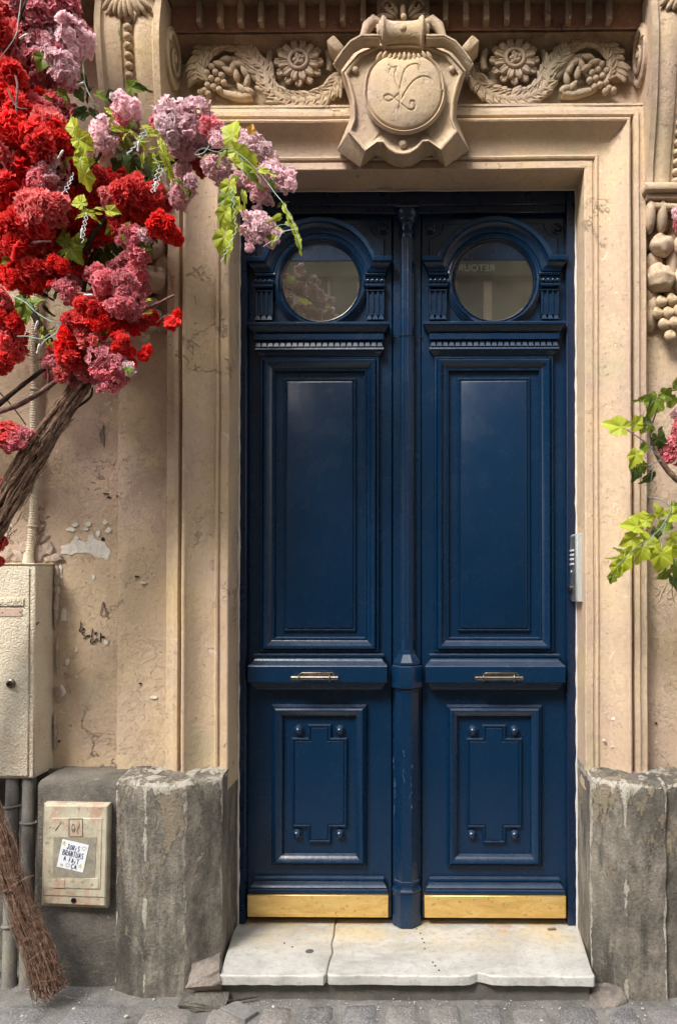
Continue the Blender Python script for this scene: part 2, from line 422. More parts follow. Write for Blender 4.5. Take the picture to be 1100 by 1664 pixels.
def stucco_mat():
    t = NT('cream pebbled coating')
    c = t.ramp(t.noise(4, 5, 0.6), [(0.3, (0.62, 0.545, 0.41)), (0.7, (0.70, 0.63, 0.49))])
    c = t.mix(t.mr(t.noise(5, 5, 0.6, t.sc(t.pos, (1, 1, 1), (2, 8, 1))), 0.5, 0.65, 0, 0.5), c, (0.52, 0.385, 0.275))
    h = t.noise(125, 2, 0.5, None, 0.6)
    c = t.mix(t.mr(h, 0.42, 0.30, 0, 0.45), c, (0.30, 0.22, 0.13))
    h = t.mr(h, 0.35, 0.65)
    return t.out(c, 0.75, t.bump(t.math('ADD', h, t.math('MULTIPLY', t.noise(8, 3), 0.2)), 0.0020))
M_STUCCO = stucco_mat()
def gas_mat():
    t = NT('faded meter box plastic')
    c = t.ramp(t.noise(9, 7, 0.7), [(0.3, (0.30, 0.26, 0.19)), (0.5, (0.48, 0.44, 0.325)), (0.7, (0.60, 0.575, 0.44))])
    c = t.mix(t.mr(t.noise(14, 7, 0.72, t.sc(t.pos, (1, 1, 0.4), (3, 1, 3)), 0.4), 0.48, 0.60, 0, 0.85), c, (0.45, 0.27, 0.19))
    c = t.mix(t.mr(t.noise(50, 6, 0.75), 0.56, 0.66, 0, 0.8), c, (0.14, 0.115, 0.085))
    return t.out(c, 0.65, t.bump(t.noise(45, 6, 0.7), 0.002))
M_GAS = gas_mat()
M_GAS_GREY = flat('greyed label area', (0.31, 0.28, 0.215), 0.7, 0.35, 0.001, 30)
def bark(name, c0, c1, c2):
    t = NT(name)
    o = t.obj()
    a = t.noise(55, 6, 0.7, t.pos, 0.8)
    c = t.ramp(a, [(0.3, c0), (0.52, c1), (0.72, c2)])
    c = t.mix(t.mr(t.rand(), 0, 1, 0, 0.75), c, t.mix(0.5, c, c0))
    return t.out(c, 0.85, t.bump(t.noise(120, 6, 0.7), 0.004), Specular_IOR_Level=0.25)
M_VINE = bark('brown vine bark', (0.065, 0.035, 0.024), (0.22, 0.135, 0.092), (0.43, 0.30, 0.22))
M_TWIG = bark('reddish twigs', (0.055, 0.030, 0.022), (0.21, 0.120, 0.080), (0.48, 0.35, 0.25))
M_BRANCH = bark('mauve branch', (0.085, 0.045, 0.040), (0.20, 0.115, 0.10), (0.33, 0.22, 0.19))
M_DARKBR = bark('dark branch', (0.022, 0.014, 0.012), (0.055, 0.034, 0.028), (0.12, 0.08, 0.065))
def petal(name, deep, mid, tip):
    t = NT(name)
    a, fr = t.attr('tipness'), t.attr('floret')
    c = t.ramp(a, [(0.0, deep), (0.55, mid), (1.0, tip)])
    c = t.mix(t.mr(fr, 0, 1, 0, 0.35), c, t.mix(0.5, c, deep))
    hsv = t.n('HueSaturation', {'Color': c, 'Value': t.mr(t.rand(), 0, 1, 0.82, 1.1), 'Saturation': t.mr(t.rand(), 0, 1, 0.94, 1.06)})
    c = hsv.outputs[0]
    d = t.n('BsdfDiffuse', {'Color': c})
    tr = t.n('BsdfTranslucent', {'Color': c})
    mx = t.n('MixShader', {0: 0.42, 1: d.outputs[0], 2: tr.outputs[0]})
    t.t.links.new(mx.outputs[0], t.t.nodes['Material Output'].inputs[0])
    return t.m
PET = {
    'R': petal('red petals', (0.48, 0.006, 0.010), (0.84, 0.030, 0.034), (0.94, 0.16, 0.14)),  # coral tip colour also carries the lit highlights of the reds
    'C': petal('coral petals', (0.58, 0.024, 0.04), (0.88, 0.14, 0.15), (0.94, 0.40, 0.37)),
    'P': petal('rose pink petals', (0.62, 0.075, 0.12), (0.86, 0.27, 0.33), (0.93, 0.54, 0.56)),
    'L': petal('pale pink petals', (0.84, 0.42, 0.48), (0.95, 0.72, 0.76), (0.97, 0.88, 0.90)),
    'M': petal('mauve petals', (0.70, 0.33, 0.39), (0.88, 0.57, 0.62), (0.94, 0.78, 0.81)),
}
def leafm(name, c0, c1, vein):
    t = NT(name)
    v = t.attr('vein')
    c = t.mix(t.noise(16, 4, 0.6, t.obj()), c0, c1)
    c = t.mix(t.mr(t.rand(), 0, 1, 0, 0.5), c, t.mix(0.6, c, c0))
    c = t.mix(t.mr(v, 0.72, 1.0, 0, 0.85), c, vein)
    g = t.n('BsdfPrincipled', {'Base Color': c, 'Roughness': 0.5, 'Specular IOR Level': 0.3, 'Normal': t.bump(v, 0.002)})
    tr = t.n('BsdfTranslucent', {'Color': c})
    mx = t.n('MixShader', {0: 0.40, 1: g.outputs[0], 2: tr.outputs[0]})
    t.t.links.new(mx.outputs[0], t.t.nodes['Material Output'].inputs[0])
    return t.m
LEAFM = {
    'b': leafm('bright yellow green leaf', (0.36, 0.44, 0.022), (0.55, 0.62, 0.06), (0.68, 0.68, 0.24)),
    'g': leafm('mid green leaf', (0.13, 0.20, 0.018), (0.23, 0.31, 0.035), (0.34, 0.38, 0.11)),
    'd': leafm('dark green leaf', (0.040, 0.075, 0.014), (0.085, 0.125, 0.028), (0.14, 0.17, 0.06)),
    'o': leafm('orange leaf', (0.50, 0.25, 0.03), (0.60, 0.36, 0.06), (0.6, 0.45, 0.2)),
}
M_WIRE = flat('pale green wire', (0.34, 0.46, 0.41), 0.4)
M_WIRE2 = flat('grey green cable', (0.16, 0.20, 0.17), 0.5)
M_BULB = flat('clear bulb', (0.70, 0.68, 0.62), 0.15)

# ------------------------------------------------------------------ the setting: street and pavement
def nz(p, s=1.0, o=0.0): return noise.noise(Vector(p) * s + Vector((o, o * 1.3, o * 0.7)))
ZS = -0.10
mb = MB(); mb.add([(-60, -60, -0.16), (60, -60, -0.16), (60, 3, -0.16), (-60, 3, -0.16)], [(0, 1, 2, 3)])
tag(mb.build('street', M_STREET, None, 0), kind='structure')
mb = MB()
NX, NY = 150, 30
mb.rows([[(-3 + 6.0 * i / NX, -2.2 + 2.1 * j / NY, ZS - 0.010 + 0.007 * nz((-3 + 6 * i / NX, -2.2 + 2.1 * j / NY, 0), 9) + 0.003 * nz((i, j, 3), 0.9)
           + 0.006 * max(0, 1 + (-2.2 + 2.1 * j / NY + 0.42) * 8) * (1 if j < NY else 1)) for j in range(NY + 1)] for i in range(NX + 1)])
pavement = tag(mb.build('pavement', M_GROUT, None, 60), kind='structure')
def cobble(name, x0, x1, y0, y1, h, seed):
    N = 6
    rows = []
    for i in range(N + 1):
        row = []
        for j in range(N + 1):
            u, v = i / N * 2 - 1, j / N * 2 - 1
            e = max(abs(u), abs(v))
            k = 1 - 0.16 * (abs(u) * abs(v)) ** 2
            x = (x0 + x1) / 2 + u * k * (x1 - x0) / 2 + 0.006 * nz((u, v, seed), 1.3, 3)
            y = (y0 + y1) / 2 + v * k * (y1 - y0) / 2 + 0.006 * nz((v, u, seed), 1.3, 9)
            z = ZS + h - 0.008 * e ** 6 + 0.0045 * nz((u, v, seed * 2.3), 1.6) - (0.020 if e > 0.99 else 0)
            row.append((x, y, z))
        rows.append(row)
    return MB().rows(rows).build(name, M_COBBLE, pavement, 60)
r2 = random.Random(5)
y = -0.425
row0 = [(421, 478), (486, 547), (553, 618), (624, 685), (694, 751), (762, 822), (829, 898), (905, 972), (980, 1040), (1050, 1112)]
for row in range(7):
    dy = 0.135 + r2.uniform(-0.01, 0.012)
    if row == 0:
        spans = [(XX(a - 2, y - 0.05, 1640), XX(b + 2, y - 0.05, 1640)) for a, b in row0]
        x = spans[-1][1] + 0.015
        while x < 2.2:
            w = r2.uniform(0.11, 0.16); spans.append((x, x + w)); x += w + 0.018
        x = spans[0][0] - 0.02
        for w in (0.17, 0.22, 0.26, 0.2, 0.24, 0.2, 0.2, 0.2):
            spans.insert(0, (x - w, x)); x -= w + 0.016
    else:
        spans, x = [], -2.3 + r2.uniform(0, 0.1)
        while x < 2.2:
            w = r2.uniform(0.12, 0.17); spans.append((x, x + w)); x += w + r2.uniform(0.008, 0.016)
    for k, (a, b) in enumerate(spans):
        flatl = row == 0 and a < -0.62
        cobble('cobblestone', a, b, y - dy, y + r2.uniform(-0.008, 0.008), 0.001 if flatl else r2.uniform(0.003, 0.010), r2.uniform(0, 90))
    y -= dy + 0.018

# ------------------------------------------------------------------ the facade around the door
YW, YS, YF = -0.13, -0.17, -0.20
XL, XR = XX(371, YF), XX(951, YF)
XC = (XL + XR) / 2
ZT = ZZ(275, YF)
fac = thing('building_facade', (XC, 0, ZS), 'pale beige stone and plaster facade with carved door surround', 'building')
def fpart(mb, name, mat, ang=38, parent=None): return mb.build(name, mat, parent or fac, ang)
def wobble(v, a=0.0016): return Vector((v.x + a * nz(v, 3.1, 1), v.y + a * 1.3 * nz(v, 4.3, 7), v.z + a * nz(v, 3.7, 4)))
UO = 0.228                                            # width of the architrave
# wall body, with its opening
strip_l0, strip_r1 = XX(191, YS), 2 * XC - XX(191, YS)
def wallgrid(x0, x1, z0, z1, Y, step=0.05, amp=0.003):
    nx, nzz = max(2, int((x1 - x0) / step)), max(2, int((z1 - z0) / step))
    return [[(x0 + (x1 - x0) * i / nx, Y + amp * nz((x0 + (x1 - x0) * i / nx, z0 + (z1 - z0) * j / nzz, Y), 5) , z0 + (z1 - z0) * j / nzz) for j in range(nzz + 1)] for i in range(nx + 1)]
for (a, b) in ((-5.0, XL - UO + 0.03), (XR + UO - 0.03, 5.0)):
    mb = MB(); mb.box(a, b, YW + 0.004, 0.32, -0.12, 6.5)
    mb.rows(wallgrid(max(a, -2.6), min(b, 2.6), 0.5, 4.2, YW - 0.002))
    fpart(mb, 'wall', M_WALL)
mb = MB(); mb.box(XL - UO + 0.03, XR + UO - 0.03, YW + 0.004, 0.32, ZT + 0.03, 6.5)
fpart(mb, 'wall', M_WALL)
for (a, b) in ((strip_l0, XL - UO + 0.02), (XR + UO - 0.02, strip_r1)):
    mb = MB()
    mb.rows([[(x, yy, z) for z in np.linspace(0.5, 4.2, 60)] for x, yy in
             [(a, YW + 0.02), (a, YS + 0.002), (a + 0.003, YS)] + [(a + (b - a) * k / 6, YS) for k in range(1, 6)] + [(b - 0.003, YS), (b, YS + 0.002), (b, YW + 0.02)]])
    mb.fn(lambda v: wobble(v, 0.0022))
    fpart(mb, 'pilaster_strip', M_WALL)
# architrave: one moulding, mitred at the corners
prof = [(0, 0.06), (0, -0.10), (0, YF + 0.004), (0.004, YF), (0.030, YF), (0.033, YF + 0.007), (0.038, YF + 0.007), (0.040, YF - 0.004), (0.046, YF - 0.007), (0.052, YF - 0.004), (0.054, YF + 0.001)]
for k in range(1, 13):
    s = k / 12
    prof.append((0.054 + 0.094 * s, YF + 0.001 - 0.012 * s - 0.048 * s ** 2.6))
prof += [(0.150, YF - 0.064), (0.156, YF - 0.067), (0.162, YF - 0.064), (0.164, YF - 0.056), (0.166, YF - 0.028), (0.176, YF - 0.026), (0.178, YF - 0.052), (0.180, YF - 0.056), (0.196, YF - 0.056), (0.199, YF - 0.046), (0.203, YF - 0.044), (UO - 0.003, YF - 0.044), (UO, YF - 0.041), (UO, YW + 0.03)]
ZB = 0.60
rows = []
for u, d in prof:
    l = [(XL - u, d, z) for z in np.linspace(ZB, ZT + u, 50)]
    t = [(x, d, ZT + u) for x in np.linspace(XL - u, XR + u, 34)][1:-1]
    r = [(XR + u, d, z) for z in np.linspace(ZT + u, ZB, 50)]
    rows.append(l + t + r)
mb = MB(); mb.rows(rows); mb.fn(lambda v: wobble(v, 0.0018))
architrave = fpart(mb, 'architrave', M_TRIM, 32)
# uneven white paint line where the reveal meets the door frame
mb = MB()
for sx, X in ((1, XL), (-1, XR)):
    path = [(X + sx * (0.003 + 0.0025 * nz((X, 0, z), 13)), -0.045, z) for z in np.linspace(0.0, ZT, 120)]
    mb.tube(path, [0.0042 + 0.003 * nz((X, 5, z), 21) for z in np.linspace(0, ZT, 120)], 6)
mb.tube([(x, -0.045, ZT - 0.002 + 0.002 * nz((x, 0, 0), 9)) for x in np.linspace(XL, XR, 60)], 0.0032, 6)
fpart(mb, 'paint_edge', M_CAULK)
# plinths: canted, worn
def plinth(sx, X):
    EW = []
    plan = [(0.0, 0.05), (0.0, -0.14), (0.0, -0.28), (0.002, -0.284), (0.107, -0.3765), (0.1105, -0.379), (0.249, -0.3895), (0.253, -0.388), (0.374, -0.346), (0.374, -0.20)]
    if sx < 0: plan = plan[:7] + [(0.252, -0.378), (0.256, -0.364), (0.268, -0.366), (0.374, -0.352), (0.374, -0.20)]
    pts = []
    for (a, b), (c, d) in zip(plan[:-1], plan[1:]):
        n = max(1, int(math.hypot(c - a, d - b) / 0.012))
        pts += [(a + (c - a) * k / n, b + (d - b) * k / n) for k in range(n)]
    pts.append(plan[-1])
    rows = []
    zs = [(-0.14, 0)] + [(-0.12 + k * 0.02, 0) for k in range(1, 38)] + [(0.650, 0), (0.660, 0.004), (0.667, 0.012), (0.674, 0.030), (0.682, 0.10), (0.690, 0.19)]
    for z, ins in zs:
        row = []
        for a, b in pts:
            d = b + ins if b + ins < 0.0 else b
            bulge = -0.012 if z < 0.02 and b < -0.25 else 0
            v = Vector((X - sx * a, min(d, max(b, -0.2)) if ins else b + bulge * (0.02 - z) * 6, z))
            am = 0.006 if b < -0.2 else 0.0035
            v.y += am * 0.45 * nz(v, 5, 2) + am * 0.35 * nz(v, 19, 5) + 0.0012 * nz(v, 55, 1)
            v.x += (am * 0.4 * nz(v, 6, 12) + am * 0.25 * nz(v, 24, 6))
            ed = min(math.hypot(a - q[0], b - q[1]) for q in ((0.108, -0.378), (0.251, -0.389), (0.0, -0.28), (0.374, -0.352)))
            EW.append(max(0.0, 1 - ed / 0.016, 1 - abs(z - 0.662) / 0.022 if z < 0.68 else 0.5))
            if ins: v.z += 0.003 * nz(v, 14, 3)
            # chipped corners
            for cx_, cy_ in ((0.108, -0.378), (0.248, -0.389), (0.0, -0.28)):
                dd = math.hypot(a - cx_, b - cy_)
                if dd < 0.03:
                    c = max(0, nz((cx_ * 9, 0, z), 13, sx) - 0.12) * (1 - dd / 0.03)
                    v.y += 0.030 * c
            row.append(v)
        rows.append(row)
    o = fpart(MB().rows(rows), 'plinth', M_PLINTH, 24)
    at = o.data.attributes.new('edgewear', 'FLOAT', 'POINT')
    at.data.foreach_set('value', np.array(EW, dtype=np.float32))
plinth(1, XL); plinth(-1, XR)
def basewall(x0, x1):
    rows = []
    nx = int((x1 - x0) / 0.03)
    for z, yy in [(-0.14, -0.325), (0.1, -0.325)] + [(0.1 + 0.045 * k, -0.326) for k in range(1, 12)] + [(0.645, -0.325), (0.656, -0.318), (0.662, -0.30), (0.668, -0.2), (0.672, -0.1)]:
        rows.append([(x0 + (x1 - x0) * i / nx, yy + 0.006 * nz((x0 + (x1 - x0) * i / nx, 0, z), 6) * (yy < -0.25), z + 0.004 * nz((i, 0, z), 0.4)) for i in range(nx + 1)])
    return MB().rows(rows)
fpart(basewall(XX(64, -0.325), XL - 0.36), 'base_wall', M_CEMENT, 60)
mb = MB(); mb.rows([[(x, YW - 0.03 + 0.008 * nz((x, 0, z), 6), z) for z in np.linspace(-0.14, 0.67, 20)] for x in np.linspace(-5, XX(64, -0.325) + 0.02, 60)]); fpart(mb, 'base_wall', M_CEMENT, 60)
fpart(basewall(XR + 0.36, 5), 'base_wall', M_PLINTH, 60)

# frieze panel, bed mould, dentils and cornice
ZF0, ZF1 = ZT + UO - 0.004, ZZ(100, YS)
xa, xb = 2 * XC - XX(1034, -0.17), XX(1034, -0.17)
mb = MB(); mb.rows([[(x, YS + 0.002 * nz((x, 0, z), 6), z) for z in np.linspace(ZF0, ZF1 + 0.02, 16)] for x in np.linspace(xa - 0.1, xb + 0.1, 70)])
mb.rows([[(x, yy, ZF0 + dz) for x in np.linspace(xa - 0.1, xb + 0.1, 60)] for yy, dz in ((-0.246, -0.004), (-0.244, 0.006), (-0.20, 0.008), (YS + 0.004, 0.009))])
fpart(mb, 'frieze_panel', M_CARVE)
mb = MB()
zd = ZZ(52, -0.24)
cor = [(YS + 0.01, ZF1), (YS - 0.006, ZF1), (YS - 0.010, ZF1 + 0.012), (YS - 0.016, ZF1 + 0.014), (YS - 0.030, ZF1 + 0.030), (YS - 0.062, zd - 0.012), (YS - 0.080, zd - 0.010), (YS - 0.080, zd)]
mb.rows([[(x, a, b) for x in np.linspace(xa, xb, 60)] for a, b in cor])
mb.fn(lambda v: wobble(v, 0.003))
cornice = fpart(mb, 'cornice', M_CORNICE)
zd1 = ZZ(2, -0.28)
mb = MB(); mb.rows([[(x, -0.262 + 0.003 * nz((x, 0, z), 12), z) for z in np.linspace(zd - 0.01, zd1 + 0.03, 8)] for x in np.linspace(xa, xb, 50)])
fpart(mb, 'dentil_band', M_PINK)
mb = MB()
mb.box(xa, xb, -0.34, -0.10, zd1, zd1 + 0.03, 0.004)
mb.box(-1.50 + XC, 1.50 + XC, -0.42, -0.10, zd1 + 0.0302, zd1 + 0.16, 0.006)
mb.box(-1.56 + XC, 1.56 + XC, -0.48, -0.10, zd1 + 0.1602, zd1 + 0.20, 0.01)
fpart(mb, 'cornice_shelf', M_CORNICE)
for k in range(-10, 11):
    px = 657 + k * 33.4
    if 610 < px < 705 or not 322 < px < 1000: continue
    x = XX(px, -0.30, 30)
    mb = MB(); mb.box(x - 0.0105, x + 0.0105, -0.300, -0.258, zd + 0.002, zd1 + 0.002, 0.003)
    mb.fn(lambda v: wobble(v, 0.002))
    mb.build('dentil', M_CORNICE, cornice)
# the acanthus block over the cartouche
mb = MB()
c = P(655, 8, -0.31)
mb.box(c.x - 0.10, c.x + 0.10, -0.305, -0.25, zd - 0.005, zd1 + 0.004, 0.008)
for sx in (-1, 1):
    for k in range(5):
        a = 0.5 + k * 0.42
        mb.ell((c.x + sx * (0.035 + 0.012 * k), -0.315 + 0.004 * k, zd + 0.03 + 0.022 * math.cos(a * 2)), (0.010, 0.012, 0.034), Euler((0, sx * a, 0)), 8, 6)
    mb.tube([(c.x + sx * (0.052 + 0.026 * math.cos(t) * (1 - t / 9)), -0.318, zd + 0.045 + 0.026 * math.sin(t) * (1 - t / 9)) for t in np.linspace(0, 7, 26)], 0.006, 6)
mb.ell((c.x, -0.32, zd + 0.02), (0.012, 0.014, 0.03), None, 10, 6)
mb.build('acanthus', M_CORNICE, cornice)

# consoles with a string of beads and a volute on each flank
def console(sx):
    xc = -1.030 if sx < 0 else 2 * XC + 1.030
    path0 = [(-20, -0.350), (10, -0.368), (45, -0.376), (85, -0.368), (130, -0.352), (180, -0.328), (230, -0.300), (275, -0.278), (302, -0.270)]
    path = [(yy, ZZ(py, yy)) for py, yy in path0]
    pp = []
    for i in range(len(path) - 1):
        for k in range(6):
            s = k / 6
            p0, p1, p2, p3 = [Vector(path[max(0, min(len(path) - 1, i + o))]) for o in (-1, 0, 1, 2)]
            pp.append(0.5 * ((2 * p1) + (p2 - p0) * s + (2 * p0 - 5 * p1 + 4 * p2 - p3) * s * s + (3 * p1 - p0 - 3 * p2 + p3) * s ** 3))
    pp.append(Vector(path[-1]))
    hw0, hw1 = 0.128, 0.112
    cross = [(-1, 0.25), (-1, 0.012), (-0.985, 0.0), (-0.80, 0.0), (-0.78, 0.012), (-0.72, 0.016), (-0.5, 0.006), (-0.36, 0.004), (-0.22, 0.010), (-0.19, 0.020), (0, 0.022),
             (0.19, 0.020), (0.22, 0.010), (0.36, 0.004), (0.5, 0.006), (0.72, 0.016), (0.78, 0.012), (0.80, 0.0), (0.985, 0.0), (1, 0.012), (1, 0.25)]
    rows = []
    for i, p in enumerate(pp):
        s = i / (len(pp) - 1)
        hw = hw0 + (hw1 - hw0) * s
        rows.append([Vector((xc + u * hw, min(p.x + d, -0.10), p.y)) for u, d in cross])
    mb = MB(); mb.rows(rows, cap=True); mb.fn(lambda v: wobble(v, 0.0022))
    body = fpart(mb, 'console', M_CARVE, 45)
    # beads
    L = [0]
    for i in range(1, len(pp)): L.append(L[-1] + (pp[i] - pp[i - 1]).length)
    nb = int(L[-1] / 0.0325)
    for k in range(nb):
        t = (k + 0.5) * L[-1] / nb
        i = max(j for j in range(len(L)) if L[j] <= t)
        i = min(i, len(pp) - 2)
        p = pp[i].lerp(pp[i + 1], (t - L[i]) / (L[i + 1] - L[i]))
        m2 = MB(); m2.ell((xc, p.x + 0.012, p.y), (0.0155, 0.017, 0.0145), None, 12, 8); m2.fn(lambda v: wobble(v, 0.0015))
        m2.build('bead', M_CARVE, body, 80)
    # volute on both flanks
    for f in (-1, 1):
        m2 = MB()
        cy, cz = -0.245, ZZ(92, -0.245)
        xs = xc + f * 0.126
        Mx = Matrix.Translation((xs, cy, cz)) @ Matrix.Rotation(f * math.pi / 2, 4, 'Y') @ Matrix.Diagonal((1.35, 0.92, 1, 1))
        m2.lathe([(0.085, -0.01), (0.085, 0.008), (0.080, 0.013), (0.070, 0.013), (0.064, 0.006), (0.02, 0.004)], Mx, 40)
        sp = [(xs + f * 0.012, cy + 0.92 * (0.012 + 0.0072 * t) * math.cos(t + 0.6), cz + 1.35 * (0.012 + 0.0072 * t) * math.sin(t + 0.6)) for t in np.linspace(0, 8.6, 70)]
        m2.tube(sp, [0.005 + 0.004 * i / 70 for i in range(70)], 8)
        m2.ell((xs + f * 0.010, cy, cz), (0.012, 0.014, 0.016))
        m2.fn(lambda v: wobble(v, 0.0022))
        m2.build('volute', M_CARVE, body, 40)
    # acanthus at the head
    m2 = MB()
    zt_ = ZZ(4, -0.38)
    for k in range(-4, 5):
        m2.ell((xc + k * 0.017, -0.385 + 0.003 * abs(k), zt_ - 0.012 - 0.008 * (k % 2) + 0.006 * abs(k)), (0.011, 0.012, 0.034), Euler((0.25, -k * 0.22, 0)), 8, 6)
    m2.fn(lambda v: wobble(v, 0.004)); m2.build('acanthus', M_CARVE, body, 60)
    # ledge and capital below
    m2 = MB()
    z3 = pp[-1].y
    m2.box(xc - 0.125, xc + 0.125, -0.292, -0.12, z3 - 0.030, z3, 0.005)
    m2.box(xc - 0.112, xc + 0.112, -0.270, -0.12, z3 - 0.052, z3 - 0.0301, 0.005)
    for k in range(-2, 3):
        if k: m2.ell((xc + k * 0.046, -0.235, z3 - 0.11), (0.022, 0.035, 0.062), Euler((0.25, 0, 0)), 10, 8)
    m2.tube([(xc - 0.1, -0.245, z3 - 0.07), (xc, -0.262, z3 - 0.085), (xc + 0.1, -0.245, z3 - 0.07)], 0.016, 8)
    m2.fn(lambda v: wobble(v, 0.003))
    m2.build('ledge', M_CARVE, body, 50)
    return xc
# fruit drops under the consoles
def garland(xc, sx):
    def q(px, py, Y=-0.21):
        p = P(px, py, Y); dx = p.x - (2 * XC + 1.030)
        return Vector((xc + dx * (1 if sx > 0 else -1), Y, p.z))
    mb = MB(); mb.tube([q(1090, 345, -0.18), q(1092, 420, -0.185), q(1086, 500, -0.185)], 0.022, 8); mb.fn(lambda v: wobble(v, 0.006))
    g = fpart(mb, 'fruit_garland', M_CARVE, 60)
    for (px, py, r) in ((1064, 372, 15), (1080, 366, 13), (1104, 372, 15), (1120, 378, 14), (1060, 392, 12), (1062, 428, 15), (1112, 430, 14), (1058, 478, 13), (1060, 500, 14), (1056, 520, 13), (1118, 500, 12), (1104, 448, 12)):
        p = q(px, py, -0.19); w = r * 0.0024
        m2 = MB(); e_ = Euler((0.3, rnd.uniform(-1.1, 1.1), 0)); m2.ell(p, (w, 0.016, w * 1.5), e_, 14, 12, 0.4); m2.fn(lambda v: wobble(v, 0.006) + Vector((0, 0.007 * nz(v, 60), 0.004 * nz(v, 45, 3)))); m2.build('carved_leaf', M_CARVE, g, 60)
    def fruit(nm, px, py, rx, rz, Y, lump=0.004):
        m2 = MB(); p = q(px, py, Y)
        m2.ell(p, (rx * 0.00236, rx * 0.0019, rz * 0.00236), Euler((0.1, rnd.uniform(-0.3, 0.3), 0)), 24, 18)
        top = p.z + rz * 0.00236 * 0.55
        m2.fn(lambda v: Vector((v.x + lump * nz(v, 30), v.y + lump * 1.6 * nz(v, 34, 5) + 0.012 * math.exp(-((v.x - p.x - 0.006) ** 2 + (v.z - top) ** 2) / 0.00016), v.z + lump * nz(v, 38, 9)))); m2.build(nm, M_CARVE, g, 70)
    for a in ((1075, 398, 20, 19, -0.215), (1112, 400, 19, 20, -0.21), (1072, 452, 24, 23, -0.215, 0.010), (1113, 458, 22, 23, -0.205, 0.008)): fruit('fruit', *(a if len(a) > 5 else a + (0.006,)))
    for (px, py) in ((1075, 489), (1092, 486), (1069, 508), (1086, 507), (1103, 504), (1079, 526), (1096, 523), (1089, 545), (1110, 520)):
        fruit('grape', px, py, 9.5, 10, -0.225, 0.002)
for sx in (-1, 1):
    garland(console(sx), sx)

